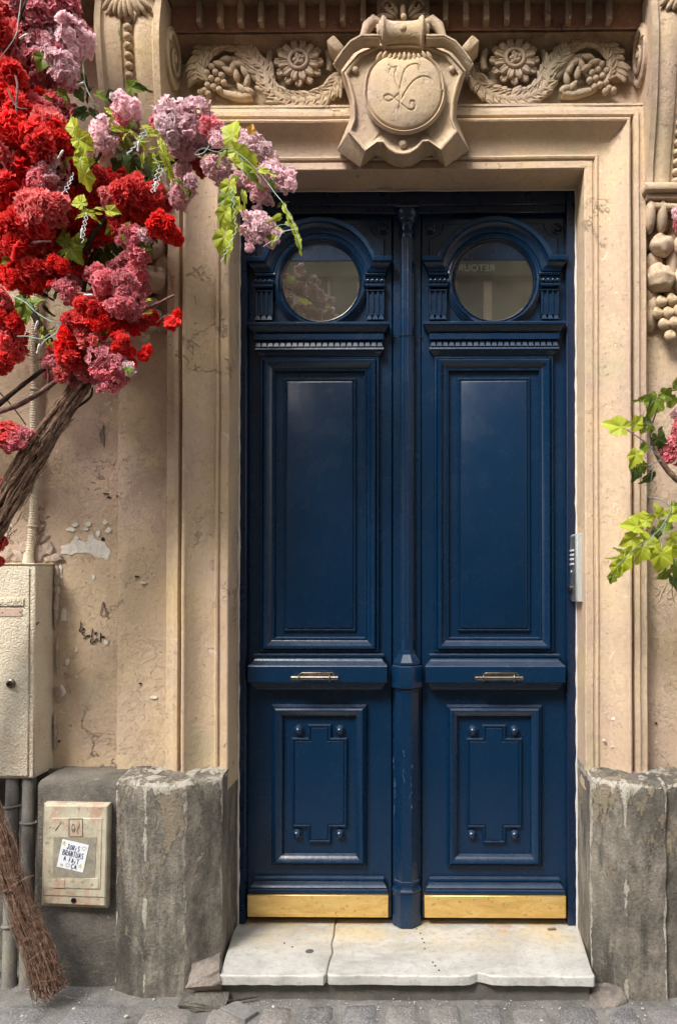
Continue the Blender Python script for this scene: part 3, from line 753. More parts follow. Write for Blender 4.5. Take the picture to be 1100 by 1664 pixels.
# frieze scrolls: rosette ringed by an acanthus branch, a grape spray at the end
def scroll(sx):
    def q(px, py, Y=-0.19):
        p = P(px, py, Y); return Vector((XC + sx * (p.x - XC), Y, p.z))
    def crom(pts, n=8):
        pts = [Vector(p) for p in pts]; out = []
        for i in range(len(pts) - 1):
            p0, p1, p2, p3 = [pts[max(0, min(len(pts) - 1, i + o))] for o in (-1, 0, 1, 2)]
            for k in range(n):
                s = k / n
                out.append(0.5 * ((2 * p1) + (p2 - p0) * s + (2 * p0 - 5 * p1 + 4 * p2 - p3) * s * s + (3 * p1 - p0 - 3 * p2 + p3) * s ** 3))
        out.append(pts[-1]); return out
    k = 0.00238
    branch = crom([q(*p) for p in ((772, 128), (782, 146), (806, 160), (836, 164), (864, 158), (884, 142), (890, 118), (906, 100), (926, 76), (948, 66), (972, 70), (992, 88), (1001, 112), (1000, 128))], 7)
    mb = MB(); mb.tube(branch, [k * (11 - 3.5 * abs(i / (len(branch) - 1) - 0.35)) for i in range(len(branch))], 10)
    ring = [q(835 + 50 * math.cos(a), 101 - 50 * math.sin(a) * 0.96, -0.185) for a in np.linspace(-0.6, math.pi + 0.3, 30)]
    mb.tube(ring, k * 6.5, 8)
    for i in range(2, len(branch) - 2, 3):           # acanthus lobes along the branch
        t = (branch[i + 1] - branch[i - 1]).normalized()
        nrm = Vector((-t.z, 0, t.x))
        for f in (-1, 1):
            d = (t * 0.9 + nrm * f * 0.65).normalized()
            ang = math.atan2(d.x, d.z)
            L = k * (15 + 4 * math.sin(i * 1.3 + f))
            o_ = branch[i] + nrm * f * k * 8
            mb.ell(o_ + Vector((0, -0.012, 0)), (k * 7.0, 0.011, L), Euler((0.15, ang + 0.15 * math.sin(i * 2.1), 0)), 11, 9, 0.35)
            for h_ in (-1, 1): mb.ell(o_ + t * L * 0.35 + nrm * h_ * k * 3.0 + Vector((0, -0.019, 0)), (k * 2.4, 0.008, L * 0.62), Euler((0.2, ang + h_ * 0.25, 0)), 8, 6, 0.3)
    spray = crom([q(*p) for p in ((886, 132), (900, 128), (916, 112), (930, 98), (945, 94), (958, 98))], 6)
    mb.tube(spray, k * 7, 8)
    tail = crom([q(*p) for p in ((912, 152), (930, 154), (950, 150), (966, 144), (974, 132))], 6)
    mb.tube(tail, [k * (9 - 5 * i / len(tail)) for i in range(len(tail))], 8)
    for (px, py, a) in ((925, 112, 0.4), (934, 100, 0.9), (944, 104, -0.3), (955, 92, 1.3), (920, 128, -0.2), (930, 140, 0.5), (938, 118, 0.1), (952, 110, 0.8), (966, 100, 1.0), (918, 144, 0.9)):
        p = q(px, py, -0.205)
        mb.ell(p, (k * 6, 0.013, k * 11), Euler((0.2, sx * a * 1.4, 0)), 9, 7, 0.4)
    mb.fn(lambda v: wobble(v, 0.0045) + Vector((0.0012 * nz(v, 70), 0.0025 * nz(v, 62, 4), 0.0012 * nz(v, 66, 8))))
    s = fpart(mb, 'frieze_scroll', M_CARVE, 55)
    for (px, py) in ((962, 118), (972, 113), (968, 127), (979, 123), (958, 130), (985, 134), (975, 137), (990, 143), (984, 148), (997, 146), (966, 141), (978, 104), (986, 114)):
        m2 = MB(); m2.ell(q(px, py, -0.205), (k * 5.6,) * 3, None, 10, 8); m2.fn(lambda v: wobble(v, 0.002)); m2.build('grape', M_CARVE, s, 80)
    m2 = MB()
    c0 = q(835, 100, -0.20)
    for ringi, (n, r0, L, w, y_) in enumerate(((12, 27, 15, 8.4, -0.200), (12, 22, 13, 7.0, -0.213))):
        for i in range(n):
            a = 2 * math.pi * (i + 0.5 * ringi) / n
            p = Vector((c0.x + math.cos(a) * r0 * k, y_, c0.z + math.sin(a) * r0 * k))
            m2.ell(p, (k * w, 0.011, k * L), Euler((0.28 * 1, math.pi / 2 - a, 0)), 10, 8)
            for f in (-1, 1):
                m2.ell(p + Vector((-math.sin(a), 0, math.cos(a))) * f * k * w * 0.45 + Vector((0, -0.006, 0)), (k * w * 0.32, 0.007, k * L * 0.9), Euler((0.28, math.pi / 2 - a, 0)), 7, 6)
    m2.fn(lambda v: wobble(v, 0.003)); ro = m2.build('rosette', M_CARVE, s, 60)
    m2 = MB()
    m2.tube([(c0.x + math.cos(a) * 14.5 * k, -0.224, c0.z + math.sin(a) * 14.5 * k) for a in np.linspace(0, 2 * math.pi, 29)], k * 3.2, 8)
    for i in range(9):
        a = i * 2.4; rr = 3.0 * math.sqrt(i)
        m2.ell((c0.x + math.cos(a) * rr * k, -0.222, c0.z + math.sin(a) * rr * k), (k * 4.2, 0.012, k * 4.2), None, 8, 6)
    m2.fn(lambda v: wobble(v, 0.003)); m2.build('rosette_eye', M_CARVE, s, 60)
for sx in (-1, 1): scroll(sx)

# cartouche
def cart():
    CX = 655
    front = [(655, 70), (700, 72), (732, 86), (757, 117), (749, 137), (742, 165), (741, 194), (749, 214), (721, 245), (701, 231), (690, 231), (680, 242), (668, 249), (655, 251)]
    back = [(655, 60), (702, 62), (740, 80), (764, 112), (755, 140), (747, 167), (746, 192), (768, 243), (728, 271), (703, 252), (692, 255), (682, 263), (670, 269), (655, 272)]
    def full(l): return l + [(2 * CX - a, b) for a, b in reversed(l[1:-1])]
    f, b = [[(CX + (p[0] - CX) * 0.95, p[1]) for p in full(l)] for l in (front, back)]
    def dens(l):
        out = []
        for i in range(len(l)):
            p, q_ = l[i], l[(i + 1) % len(l)]
            for k in range(5): out.append((p[0] + (q_[0] - p[0]) * k / 5, p[1] + (q_[1] - p[1]) * k / 5))
        return out
    f, b = dens(f), dens(b)
    YFc, YBc = -0.335, -0.215
    cz = (655, 160)
    def shr(l, s): return [(cz[0] + (a - cz[0]) * (1 - s), cz[1] + (bb - cz[1]) * (1 - s)) for a, bb in l]
    rows = [[P(a, c, YBc) for a, c in b], [P(a, c, YBc - 0.045) for a, c in b],
            [P(a * 0.5 + a2 * 0.5, c * 0.5 + c2 * 0.5, YFc + 0.040) for (a, c), (a2, c2) in zip(f, b)],
            [P(a, c, YFc + 0.012) for a, c in f], [P(a, c, YFc - 0.004) for a, c in shr(f, 0.012)], [P(a, c, YFc - 0.006) for a, c in shr(f, 0.035)],
            [P(a, c, YFc - 0.003) for a, c in shr(f, 0.062)], [P(a, c, YFc + 0.010) for a, c in shr(f, 0.085)], [P(a, c, YFc + 0.014) for a, c in shr(f, 0.2)], [P(a, c, YFc + 0.004) for a, c in shr(f, 0.45)]]
    mb = MB(); mb.rows(rows, cc=True)
    n0 = len(mb.v) - len(f)
    mb.f.append(tuple(range(n0, n0 + len(f))))
    mb.fn(lambda v: wobble(v, 0.002))
    body = fpart(mb, 'cartouche', M_CARVE, 45)
    # oval shield with its incised monogram, modelled as relief
    S = 4.074
    strokes = [[(415, 455), (440, 478), (470, 470)], [(470, 480), (455, 530), (468, 590), (488, 640), (495, 700)],
               [(622, 498), (612, 458), (575, 450), (532, 480), (510, 530), (495, 600), (485, 660), (490, 700), (483, 750)],
               [(700, 562), (680, 540), (630, 540), (580, 570), (540, 620), (510, 670), (490, 705)],
               [(385, 685), (390, 665), (420, 660), (460, 690), (500, 720), (540, 750), (570, 755), (590, 735), (585, 703), (562, 702), (558, 722)],
               [(385, 685), (410, 700), (440, 690), (480, 655)], [(440, 470), (425, 490), (420, 515)]]
    YD = -0.350
    segs = []
    for st in strokes:
        pts = [P(530 + a / S, c / S, YD) for a, c in st]
        out = []
        for i in range(len(pts) - 1):
            p0, p1, p2, p3 = [pts[max(0, min(len(pts) - 1, i + o))] for o in (-1, 0, 1, 2)]
            for k in range(6):
                s = k / 6
                out.append(0.5 * ((2 * p1) + (p2 - p0) * s + (2 * p0 - 5 * p1 + 4 * p2 - p3) * s * s + (3 * p1 - p0 - 3 * p2 + p3) * s ** 3))
        out.append(pts[-1])
        segs += [(a.x, a.z, c.x, c.z) for a, c in zip(out[:-1], out[1:])]
    segs = np.array(segs)
    c = P(657, 150, YD)
    rx, rz = 0.158, 0.158
    NR, NA = 90, 220
    rr = np.linspace(0, 1, NR + 1)[1:]
    aa = np.linspace(0, 2 * np.pi, NA, endpoint=False)
    rg, ag = np.meshgrid(rr, aa, indexing='ij')
    # a little squarer than an ellipse on top, pointed at the bottom
    shape = 1 + 0.035 * np.cos(2 * (ag - np.pi / 4) * 2) * (np.sin(ag) > 0) - 0.02 * (np.sin(ag) < 0) * np.abs(np.cos(ag)) + 0.0
    top = np.where(np.sin(ag) > 0.9, 1 - 0.10 * (np.sin(ag) - 0.9) * 10, 1.0)
    X = c.x + rx * rg * shape * np.cos(ag); Z = c.z + rz * rg * shape * np.sin(ag) * top
    Y = -0.335 - 0.046 * np.sqrt(np.clip(1 - (rg / 1.02) ** 2.4, 0, 1)) - 0.004
    rim = np.exp(-((rg - 0.955) / 0.020) ** 2); Y = Y - 0.007 * rim
    gro = np.exp(-((rg - 0.905) / 0.016) ** 2); Y = Y + 0.010 * gro
    d = np.full(X.shape, 9.0)
    for x0, z0, x1, z1 in segs:
        dx, dz = x1 - x0, z1 - z0
        t = np.clip(((X - x0) * dx + (Z - z0) * dz) / (dx * dx + dz * dz + 1e-12), 0, 1)
        d = np.minimum(d, np.hypot(X - x0 - t * dx, Z - z0 - t * dz))
    Y = Y + 0.0046 * np.exp(-(d / 0.0026) ** 2)
    vs = [(c.x, float(Y[0, 0]), c.z)] + [(float(X[i, j]), float(Y[i, j]), float(Z[i, j])) for i in range(NR) for j in range(NA)]
    fs = [(0, 1 + j, 1 + (j + 1) % NA) for j in range(NA)]
    for i in range(NR - 1):
        for j in range(NA):
            a = 1 + i * NA + j; b2 = 1 + i * NA + (j + 1) % NA
            fs.append((a, a + NA, b2 + NA, b2))
    m2 = MB(); m2.add(vs, fs)
    for i in range(-5, 6):                              # acanthus fringe on its upper edge
        px, py = 657 + i * 8.2, 92 + 0.55 * abs(i) ** 1.1 - (5 if abs(i) > 3 else 0)
        m2.ell(P(px, py + 1, -0.366 + 0.002 * abs(i)), (0.0085, 0.010, 0.019), Euler((0.45, -i * 0.13, 0)), 8, 6, 0.3)
    m2.build('shield', M_CARVE, body, 70)
    for px, py, r, Y_ in ((577, 113, 6.2, -0.327), (735, 112, 6.2, -0.327), (655, 233, 6.5, -0.330), (655, 45, 6, -0.392), (656, 26, 5, -0.33)):
        m2 = MB(); m2.ell(P(px, py, Y_), (r * 0.0023, r * 0.0019, r * 0.0023), None, 14, 10); m2.build('stud', M_CARVE, body, 80)
    # scrolled roll on top, curling straps at the flanks
    m2 = MB()
    cr = P(655, 54, -0.335)
    hw = 0.070
    rows = []
    for s in np.linspace(-1, 1, 25):
        rad = 0.037 + 0.011 * abs(s) ** 4
        rows.append([(cr.x + s * hw, cr.y + rad * math.cos(a), cr.z + rad * 1.12 * math.sin(a)) for a in np.linspace(0, 2 * math.pi, 28, endpoint=False)])
    m2.rows(rows, cc=True, cap=False)
    for sx in (-1, 1):
        e = cr + Vector((sx * hw, 0, 0))
        m2.tube([e + Vector((sx * 0.002, 0.048 * math.cos(a), 0.053 * math.sin(a))) for a in np.linspace(0, 2 * math.pi, 30)], 0.007, 8)
        for j, (ra, ox) in enumerate(((0.042, 0.010), (0.032, 0.022), (0.022, 0.032))):      # leaves curling into the mouth
            m2.tube([e + Vector((sx * (ox - 0.012), ra * math.cos(a), ra * 1.1 * math.sin(a))) for a in np.linspace(-0.4, 3.9, 18)], [0.011 - 0.006 * abs(i / 17 - 0.5) * 2 for i in range(18)], 8)
        sp = [P(655 + sx * a, b_, Y_) for a, b_, Y_ in ((34, 38, -0.31), (47, 33, -0.31), (57, 42, -0.315), (66, 62, -0.318), (60, 72, -0.345), (48, 58, -0.36))]
        m2.tube(sp[:4], [0.014, 0.022, 0.022, 0.012], 10)
        st = [P(655 + sx * a, b_, Y_) for a, b_, Y_ in ((38, 68, -0.350), (66, 68, -0.355), (84, 78, -0.352), (97, 93, -0.345), (109, 110, -0.335))]
        cv = []
        for i in range(len(st) - 1):
            for k in range(5): cv.append(st[i].lerp(st[i + 1], k / 5))
        cv.append(st[-1])
        m2.tube(cv, 0.012, 8, ell=2.0, up=(0, 0, 1))
        m2.tube([p + Vector((0, -0.022, 0.010)) for p in cv], 0.006, 6)
        # ribbon end behind
        q0, q1 = P(655 + sx * 100, 66, -0.26), P(655 + sx * 117, 97, -0.26)
        mid = (q0 + q1) / 2
        bm = MB(); bm.box(-0.019, 0.019, -0.040, 0.05, -0.031, 0.031, 0.005)
        ang = Matrix.Translation(mid) @ Matrix.Rotation(sx * 0.72, 4, 'Y')
        m2.add([ang @ Vector(v) for v in bm.v], bm.f)
    m2.fn(lambda v: wobble(v, 0.0025))
    m2.build('scroll_roll', M_CARVE, body, 45)
cart()

# flaked paint: bare plaster showing where the paint has gone
def patch(name, pts, Y, mat, th=0.0016, parent=None, dens=4, jit=1.6, seed=0):
    rr = random.Random(seed); out = []
    for i in range(len(pts)):
        p, q_ = pts[i], pts[(i + 1) % len(pts)]
        for k in range(dens): out.append((p[0] + (q_[0] - p[0]) * k / dens + (rr.uniform(-jit, jit) if k else 0), p[1] + (q_[1] - p[1]) * k / dens + (rr.uniform(-jit, jit) if k else 0)))
    w = [P(a, b, Y) for a, b in out]
    mb = MB(); mb.prism([(v.x, v.z) for v in w], Y - th, Y + 0.006, 0.0)
    return fpart(mb, name, mat, 30, parent)
def blob(cx, cy, rx, ry, n=10, seed=0):
    rr = random.Random(seed)
    return [(cx + rx * rr.uniform(0.62, 1.2) * math.cos(2 * math.pi * i / n), cy + ry * rr.uniform(0.62, 1.2) * math.sin(2 * math.pi * i / n)) for i in range(n)]
patch('bare_patch', [(99, 900), (103, 888), (114, 884), (117, 878), (124, 879), (141, 880), (144, 869), (150, 868), (155, 876), (168, 878), (174, 890), (180, 893), (176, 910), (160, 907), (150, 900), (128, 899), (112, 901)], YW - 0.004, M_BARE, seed=3)
for i, b in enumerate(((122, 853, 5, 4), (143, 852, 6, 4), (171, 849, 4, 4), (160, 867, 4, 6), (176, 862, 6, 4), (115, 860, 7, 4), (124, 875, 4, 4), (139, 860, 6, 3), (103, 889, 5, 4), (152, 938, 3, 5), (172, 1044, 4, 4), (109, 1076, 4, 6), (125, 1056, 2, 4), (104, 1000, 5, 13), (97, 930, 5, 14), (98, 1125, 8, 11), (250, 1134, 7, 2.5), (93, 955, 4, 12), (125, 1100, 3, 2), (232, 947, 6, 2))):
    patch('bare_patch', blob(*b, seed=i), (YS if b[0] > 190 else YW) - 0.0045, M_BARE, seed=i, jit=0.8, dens=3)
for i, b in enumerate(((997, 1168, 4, 3), (1010, 1165, 2.5, 3), (981, 1203, 2.5, 2), (1006, 1209, 2, 3), (995, 1214, 2, 1.5))):
    p = P(b[0], b[1], -0.207); 
    patch('bare_patch', blob(*b, seed=i + 40), -0.2145, M_BARE, seed=i + 40, jit=0.4, dens=2, th=0.004)
patch('hollow', [(161, 705), (169, 690), (169, 726), (165, 718)], YW - 0.0045, M_PIPE, seed=8, jit=0.6, dens=3)
for i, b in enumerate(((177, 808, 4, 1.6), (172, 802, 5, 1), (190, 806, 1.5, 1.5), (167, 877, 3, 4), (222, 937, 4, 1.5), (1066, 1176, 2, 2), (96, 1205, 2, 2), (228, 1111, 3, 1.2))):
    patch('hollow', blob(*b, seed=i + 90), (YS if 190 < b[0] < 300 or b[0] > 1000 else YW) - 0.0047, M_HOLE, seed=i, jit=0.4, dens=2)
# lumps of mortar round the head of the cabinet
for i, bb in enumerate(((70, 872, 10, 11), (80, 892, 13, 12), (94, 906, 12, 7), (28, 905, 22, 10), (62, 900, 16, 13), (8, 900, 18, 11), (66, 742, 6, 7), (66, 858, 5, 6), (45, 890, 12, 11), (84, 909, 14, 6), (95, 936, 5, 20), (93, 990, 3.5, 30), (94, 1062, 4, 34), (97, 1128, 7, 14), (92, 1190, 3, 30))):
    w_ = [P(a_, c_, YW) for a_, c_ in blob(*bb, n=11, seed=i + 70)]
    mb = MB(); mb.prism([(v.x, v.z) for v in w_], YW - 0.010 - 0.004 * (i % 3), YW + 0.01, 0.006, 'XZ', 2)
    mb.fn(lambda v: v + Vector((0.005 * nz(v, 60, 8), 0.005 * nz(v, 55), 0.005 * nz(v, 50, 3))))
    fpart(mb, 'mortar_lump', M_MORTAR, 70)

# handwriting on the wall
def ribbon(mb, pts, w, Y, th=0.0006):
    pts = [Vector((p.x, 0, p.z)) for p in pts]
    rows = []
    for i, p in enumerate(pts):
        t = (pts[min(i + 1, len(pts) - 1)] - pts[max(i - 1, 0)]).normalized()
        n = Vector((-t.z, 0, t.x)) * (w[i] if hasattr(w, '__len__') else w)
        rows.append([(p.x + n.x, Y, p.z + n.z), (p.x + n.x, Y - th, p.z + n.z), (p.x - n.x, Y - th, p.z - n.z), (p.x - n.x, Y, p.z - n.z)])
    mb.rows(rows, cc=True, cap=True)
def smoothpx(st, n=4):
    pts = [Vector((a, b)) for a, b in st]; out = []
    for i in range(len(pts) - 1):
        p0, p1, p2, p3 = [pts[max(0, min(len(pts) - 1, i + o))] for o in (-1, 0, 1, 2)]
        for k in range(n):
            s = k / n
            out.append(0.5 * ((2 * p1) + (p2 - p0) * s + (2 * p0 - 5 * p1 + 4 * p2 - p3) * s * s + (3 * p1 - p0 - 3 * p2 + p3) * s ** 3))
    out.append(pts[-1]); return out
def scrawl(name, strokes, Y, w, mat, S=1, ox=0, oy=0, parent=None):
    mb = MB()
    for st in strokes:
        if len(st) == 1: st = [st[0], (st[0][0] + 0.4 * S, st[0][1])]
        ribbon(mb, [P(ox + a / S, oy + b / S, Y) for a, b in smoothpx(st)], w, Y)
    return fpart(mb, name, mat, 0, parent)
scrawl('handwriting', [[(258, 165), (264, 250), (240, 350), (220, 405), (280, 398), (330, 370), (345, 340), (320, 335), (318, 360), (345, 365)],
                       [(355, 445), (320, 440), (290, 470), (330, 510), (372, 550), (375, 590), (345, 605), (325, 580)],
                       [(445, 520), (415, 520), (405, 545), (440, 540), (455, 510), (465, 545), (490, 490)], [(555, 345), (545, 450), (530, 565)],
                       [(605, 470), (630, 490), (662, 450), (630, 445), (610, 470)],
                       [(575, 590), (535, 600), (505, 660), (515, 710), (560, 712), (600, 660), (610, 690), (640, 620), (670, 600), (685, 665)],
                       [(765, 445), (762, 560), (748, 700)], [(760, 580), (810, 545), (850, 545), (860, 570), (830, 580), (815, 560)]], YW - 0.0062, 0.0021, M_BLACKINK, 15.71, 115, 1000)
scrawl('faint_mark', [[(921, 430), (900, 545), (945, 540), (925, 430), (970, 580)]], YW - 0.0060, 0.0022, M_FAINT, 5.5, 0, 900)
scrawl('scratched_mark', [[(540, 660), (430, 670), (330, 740), (310, 830), (390, 905)], [(460, 945), (540, 1040), (560, 1130), (470, 1230)], [(640, 945), (700, 910)], [(790, 820), (730, 980), (640, 1150), (560, 1400)],
                          [(940, 990), (870, 1050), (790, 1200), (820, 1300), (920, 1290), (1010, 1220), (1060, 1110), (1040, 1030)], [(800, 850), (830, 840)], [(870, 870), (900, 850)]], YS - 0.0042, 0.0016, M_SCRATCH, 18.33, 1040, 900)

# ------------------------------------------------------------------ the door
door = thing('double_door', (XC, 0, 0), 'tall navy blue double door with round windows and brass kick plates', 'door')
mb = MB()
fl, fr = XX(404, 0), XX(918, 0)
ztop = ZZ(318, 0)
mb.box(XL - 0.02, fl, -0.040, 0.07, 0.002, ztop + 0.02, 0.003); mb.box(fr, XR + 0.02, -0.040, 0.07, 0.002, ztop + 0.02, 0.003)
mb.box(fl + 0.0005, fr - 0.0005, -0.030, 0.07, ZZ(346, -0.03), ztop + 0.02, 0.003)
mb.box(fl + 0.0005, fr - 0.0005, -0.036, 0.06, ZZ(334, -0.03), ztop + 0.015, 0.003)
mb.build('door_frame', M_NAVY2, door)
mb = MB(); mb.box(XL - 0.05, XR + 0.05, 0.075, 0.09, -0.1, ztop + 0.1)
mb.build('door_backing', M_NAVY2, door)
U = 0.002566
def leaf(px_c, sgn):
    cx = XX(px_c, 0)
    def x(rel): return cx + rel * U
    inner, outer = 117 * U, 116.5 * U
    mb = MB()
    mb.box(cx - 117 * U, cx + 117 * U, 0.0, 0.06, 0.012, ZZ(347, 0), 0.003)
    # dark joint across the leaf where the upper light starts
    body = mb.build('door_leaf', M_NAVY, door)
    def sub(mb, name, mat=M_NAVY, ang=38): return mb.build(name, mat, body, ang)
    def framer(mb, x0, x1, z0, z1, prof):
        rows = []
        for ins, y in prof:
            rows.append([(x0 + ins, y, z0 + ins), (x1 - ins, y, z0 + ins), (x1 - ins, y, z1 - ins), (x0 + ins, y, z1 - ins)])
        mb.rows(rows, cc=True)
    def bar(mb, hw, prof, taper=None):
        """horizontal moulding: (z, y, extra half width)"""
        rows = [[(cx - hw * U - e, 0.004, z), (cx - hw * U - e, y, z), (cx + hw * U + e, y, z), (cx + hw * U + e, 0.004, z)] for z, y, e in prof]
        mb.rows(rows, cap=True)
    # upper panel with scooped corners
    r = 25
    out = [(-113, 424)] + [(-113, 362 + r + 2)] + [(-113 + r * math.sin(a), 362 + r * math.cos(a)) for a in np.linspace(0.05, math.pi / 2 - 0.05, 7)] \
        + [(113 - r * math.sin(a), 362 + r * math.cos(a)) for a in np.linspace(math.pi / 2 - 0.05, 0.05, 7)] + [(113, 362 + r + 2), (113, 424)]
    mb = MB(); mb.prism([(x(a * 0.93), ZZ(b, -0.008)) for a, b in out], -0.009, 0.002, 0.004)
    sub(mb, 'scooped_panel')
    for s in (-1, 1):
        mb = MB(); mb.lathe([(0.022, 0), (0.021, 0.006), (0.016, 0.009), (0.012, 0.008), (0.010, 0.014), (0.003, 0.018)], Matrix.Translation((x(s * 103), 0.0, ZZ(371, -0.01))) @ Matrix.Rotation(math.pi / 2, 4, 'X'), 20)
        sub(mb, 'stud')
    # round window
    cz = ZZ(455, -0.03)
    def Z(o): return cz + o * U
    Mx = Matrix.Translation((cx + 1 * U, 0, cz)) @ Matrix.Rotation(math.pi / 2, 4, 'X')
    mb = MB(); mb.lathe([(66.5 * U, 0.002), (66.5 * U, 0.0065), (0.001, 0.0066)], Mx, 64)
    sub(mb, 'window_glass', M_GLASS, 20)
    mb = MB()
    rows = [[Mx @ Vector((rr * U * math.cos(a), rr * U * math.sin(a), h)) for a in np.linspace(0, 2 * math.pi, 97)[:-1]] for rr, h in
            ((64.2, 0.004), (64.2, 0.016), (65.5, 0.019), (66.5, 0.014), (68, 0.014), (68.6, 0.026), (71, 0.031), (73.4, 0.027), (74, 0.020), (76.5, 0.018), (77, 0.010), (79.5, 0.008), (80, -0.002))]
    mb.rows(rows, cc=True); sub(mb, 'window_ring', M_NAVY, 30)
    mb = MB()
    mb.rows([[Mx @ Vector((rr * U * math.cos(a), rr * U * math.sin(a), h)) for a in np.linspace(0, 2 * math.pi, 81)[:-1]] for rr, h in ((64.3, 0.006), (63.6, 0.0105), (62.6, 0.0075))], cc=True)
    sub(mb, 'glass_bead', M_BRONZE, 0)
    # hood moulding: level ears, arched middle
    prof = [(0, 0.004, 0), (0, -0.016, 0), (2.2, -0.022, 0), (4, -0.018, 0), (5, -0.018, 0), (5.6, -0.026, 1.5), (8, -0.030, 2), (10, -0.028, 2), (11, -0.033, 3), (15, -0.036, 4), (19, -0.042, 7), (22.5, -0.052, 10.5), (24, -0.060, 12), (24.3, -0.064, 12.5), (30, -0.066, 13), (31.5, -0.064, 13), (32, -0.058, 12.5), (32, 0.004, 12.5)]
    rows = []
    for o, y, ear in prof:
        r_ = 66.5 + o
        base = 3 + o
        a0 = math.asin(min(0.99, base / r_))
        row = [(x(-104 - ear), y, Z(base)), (x(-r_ * math.cos(a0) - 0.01), y, Z(base))]
        row += [(x(-r_ * math.cos(a)), y, Z(r_ * math.sin(a))) for a in np.linspace(a0, math.pi - a0, 60)]
        row += [(x(r_ * math.cos(a0) + 0.01), y, Z(base)), (x(104 + ear), y, Z(base))]
        rows.append([(p[0] + U, p[1], p[2]) for p in row])
    mb = MB(); mb.rows(rows); 
    for e in (0, -1):
        mb.f.append(tuple((i * len(rows[0]) + (len(rows[0]) - 1 if e else 0)) for i in range(len(rows))))
    sub(mb, 'hood_moulding', M_NAVY, 28)
    # brackets under the ears
    for s in (-1, 1):
        bx = s * 90.5
        mb = MB()
        zt, zb = Z(2.5), ZZ(521, -0.02)
        hw = 14.5
        mb.box(x(bx - hw), x(bx + hw), -0.020, 0.003, zb + 0.018, zt, 0.002)
        for k, yy in enumerate((0.030, 0.034)):
            mb.tube([(x(bx - hw - 1), -yy, zt - 0.012 - k * 0.017), (x(bx + hw + 1), -yy, zt - 0.012 - k * 0.017)], 0.0095 - 0.002 * k, 10)
        for k in range(4):
            mb.ell((x(bx + (k - 1.5) * 7.5), -0.042, zt - 0.011), (0.0065, 0.006, 0.007), None, 8, 6)
        mb.box(x(bx - hw - 1), x(bx + hw + 1), -0.030, 0.0, zt - 0.050, zt - 0.044, 0.001)
        for k in range(4):
            mb.box(x(bx + (k - 1.5) * 8.6 - 1.6), x(bx + (k - 1.5) * 8.6 + 1.6), -0.027, 0.0, zb + 0.028, zt - 0.050, 0.001)
        mb.box(x(bx - hw), x(bx + hw), -0.026, 0.0, zb + 0.022, zb + 0.0285, 0.001)
        br = sub(mb, 'bracket', M_NAVY, 35)
        for k in (-1, 0, 1):
            mb = MB(); gx = x(bx + k * 9.6)
            z1, z0 = zb + 0.0215, zb + 0.002
            mb.add([(gx - 0.006, -0.025, z1), (gx + 0.006, -0.025, z1), (gx + 0.0115, -0.0345, z0), (gx - 0.0115, -0.0345, z0), (gx - 0.006, 0.0, z1), (gx + 0.006, 0.0, z1), (gx + 0.0115, 0.0, z0), (gx - 0.0115, 0.0, z0)],
                   [(0, 1, 2, 3), (4, 5, 6, 7), (0, 4, 5, 1), (2, 6, 7, 3), (1, 5, 6, 2), (0, 4, 7, 3)])
            sub(mb, 'drop', M_NAVY, 0)
    # little cornice with a row of dentils
    zA = ZZ(522, -0.06)
    mb = MB()
    bar(mb, 103, [(zA, -0.060, 0.026), (zA - 0.004, -0.064, 0.028), (zA - 0.012, -0.064, 0.028), (zA - 0.014, -0.058, 0.024), (zA - 0.024, -0.050, 0.016), (zA - 0.036, -0.036, 0.006), (zA - 0.040, -0.032, 0.002), (zA - 0.045, -0.044, 0.003), (zA - 0.068, -0.044, 0.003), (zA - 0.070, -0.028, 0.0), (zA - 0.098, -0.026, 0.0),
                  (zA - 0.100, -0.040, 0.003), (zA - 0.108, -0.042, 0.003), (zA - 0.112, -0.034, -0.002), (zA - 0.122, -0.024, -0.010), (zA - 0.134, -0.014, -0.018), (zA - 0.136, 0.0, -0.018)])
    shelf = sub(mb, 'shelf_moulding', M_NAVY, 30)
    n = 21
    for k in range(n):
        gx = cx + (k - (n - 1) / 2) * (206 * U / n)
        mb = MB(); z1, z0 = zA - 0.0705, zA - 0.0965
        mb.add([(gx - 0.0062, -0.033, z1), (gx + 0.0062, -0.033, z1), (gx + 0.0108, -0.0445, z0), (gx - 0.0108, -0.0445, z0), (gx - 0.0062, -0.02, z1), (gx + 0.0062, -0.02, z1), (gx + 0.0108, -0.02, z0), (gx - 0.0108, -0.02, z0)],
               [(0, 1, 2, 3), (0, 4, 5, 1), (2, 6, 7, 3), (1, 5, 6, 2), (0, 4, 7, 3)])
        sub(mb, 'dentil', M_NAVY, 0)
    # long panel
    big = [(0, 0.002), (0, -0.014), (0.004, -0.020), (0.010, -0.021), (0.013, -0.017), (0.016, -0.030), (0.022, -0.036), (0.030, -0.034), (0.038, -0.024), (0.046, -0.016), (0.052, -0.013), (0.055, -0.017), (0.060, -0.016), (0.063, -0.004), (0.064, -0.002)]
    x0, x1 = x(-97), x(97)
    mb = MB(); framer(mb, x0, x1, ZZ(1061, -0.02), ZZ(578, -0.02), big); sub(mb, 'panel_moulding', M_NAVY, 28)
    mb = MB(); framer(mb, x(-59), x(59), ZZ(1026, -0.01), ZZ(614, -0.01), [(0, 0.001), (0, -0.008), (0.003, -0.012), (0.007, -0.012), (0.009, -0.008), (0.012, -0.008), (0.015, -0.014), (0.020, -0.016)])
    n0 = len(mb.v) - 4; mb.f.append((n0, n0 + 1, n0 + 2, n0 + 3)); sub(mb, 'raised_panel', M_NAVY, 28)
    # lock rail
    zr = ZZ(1064, -0.06)
    mb = MB()
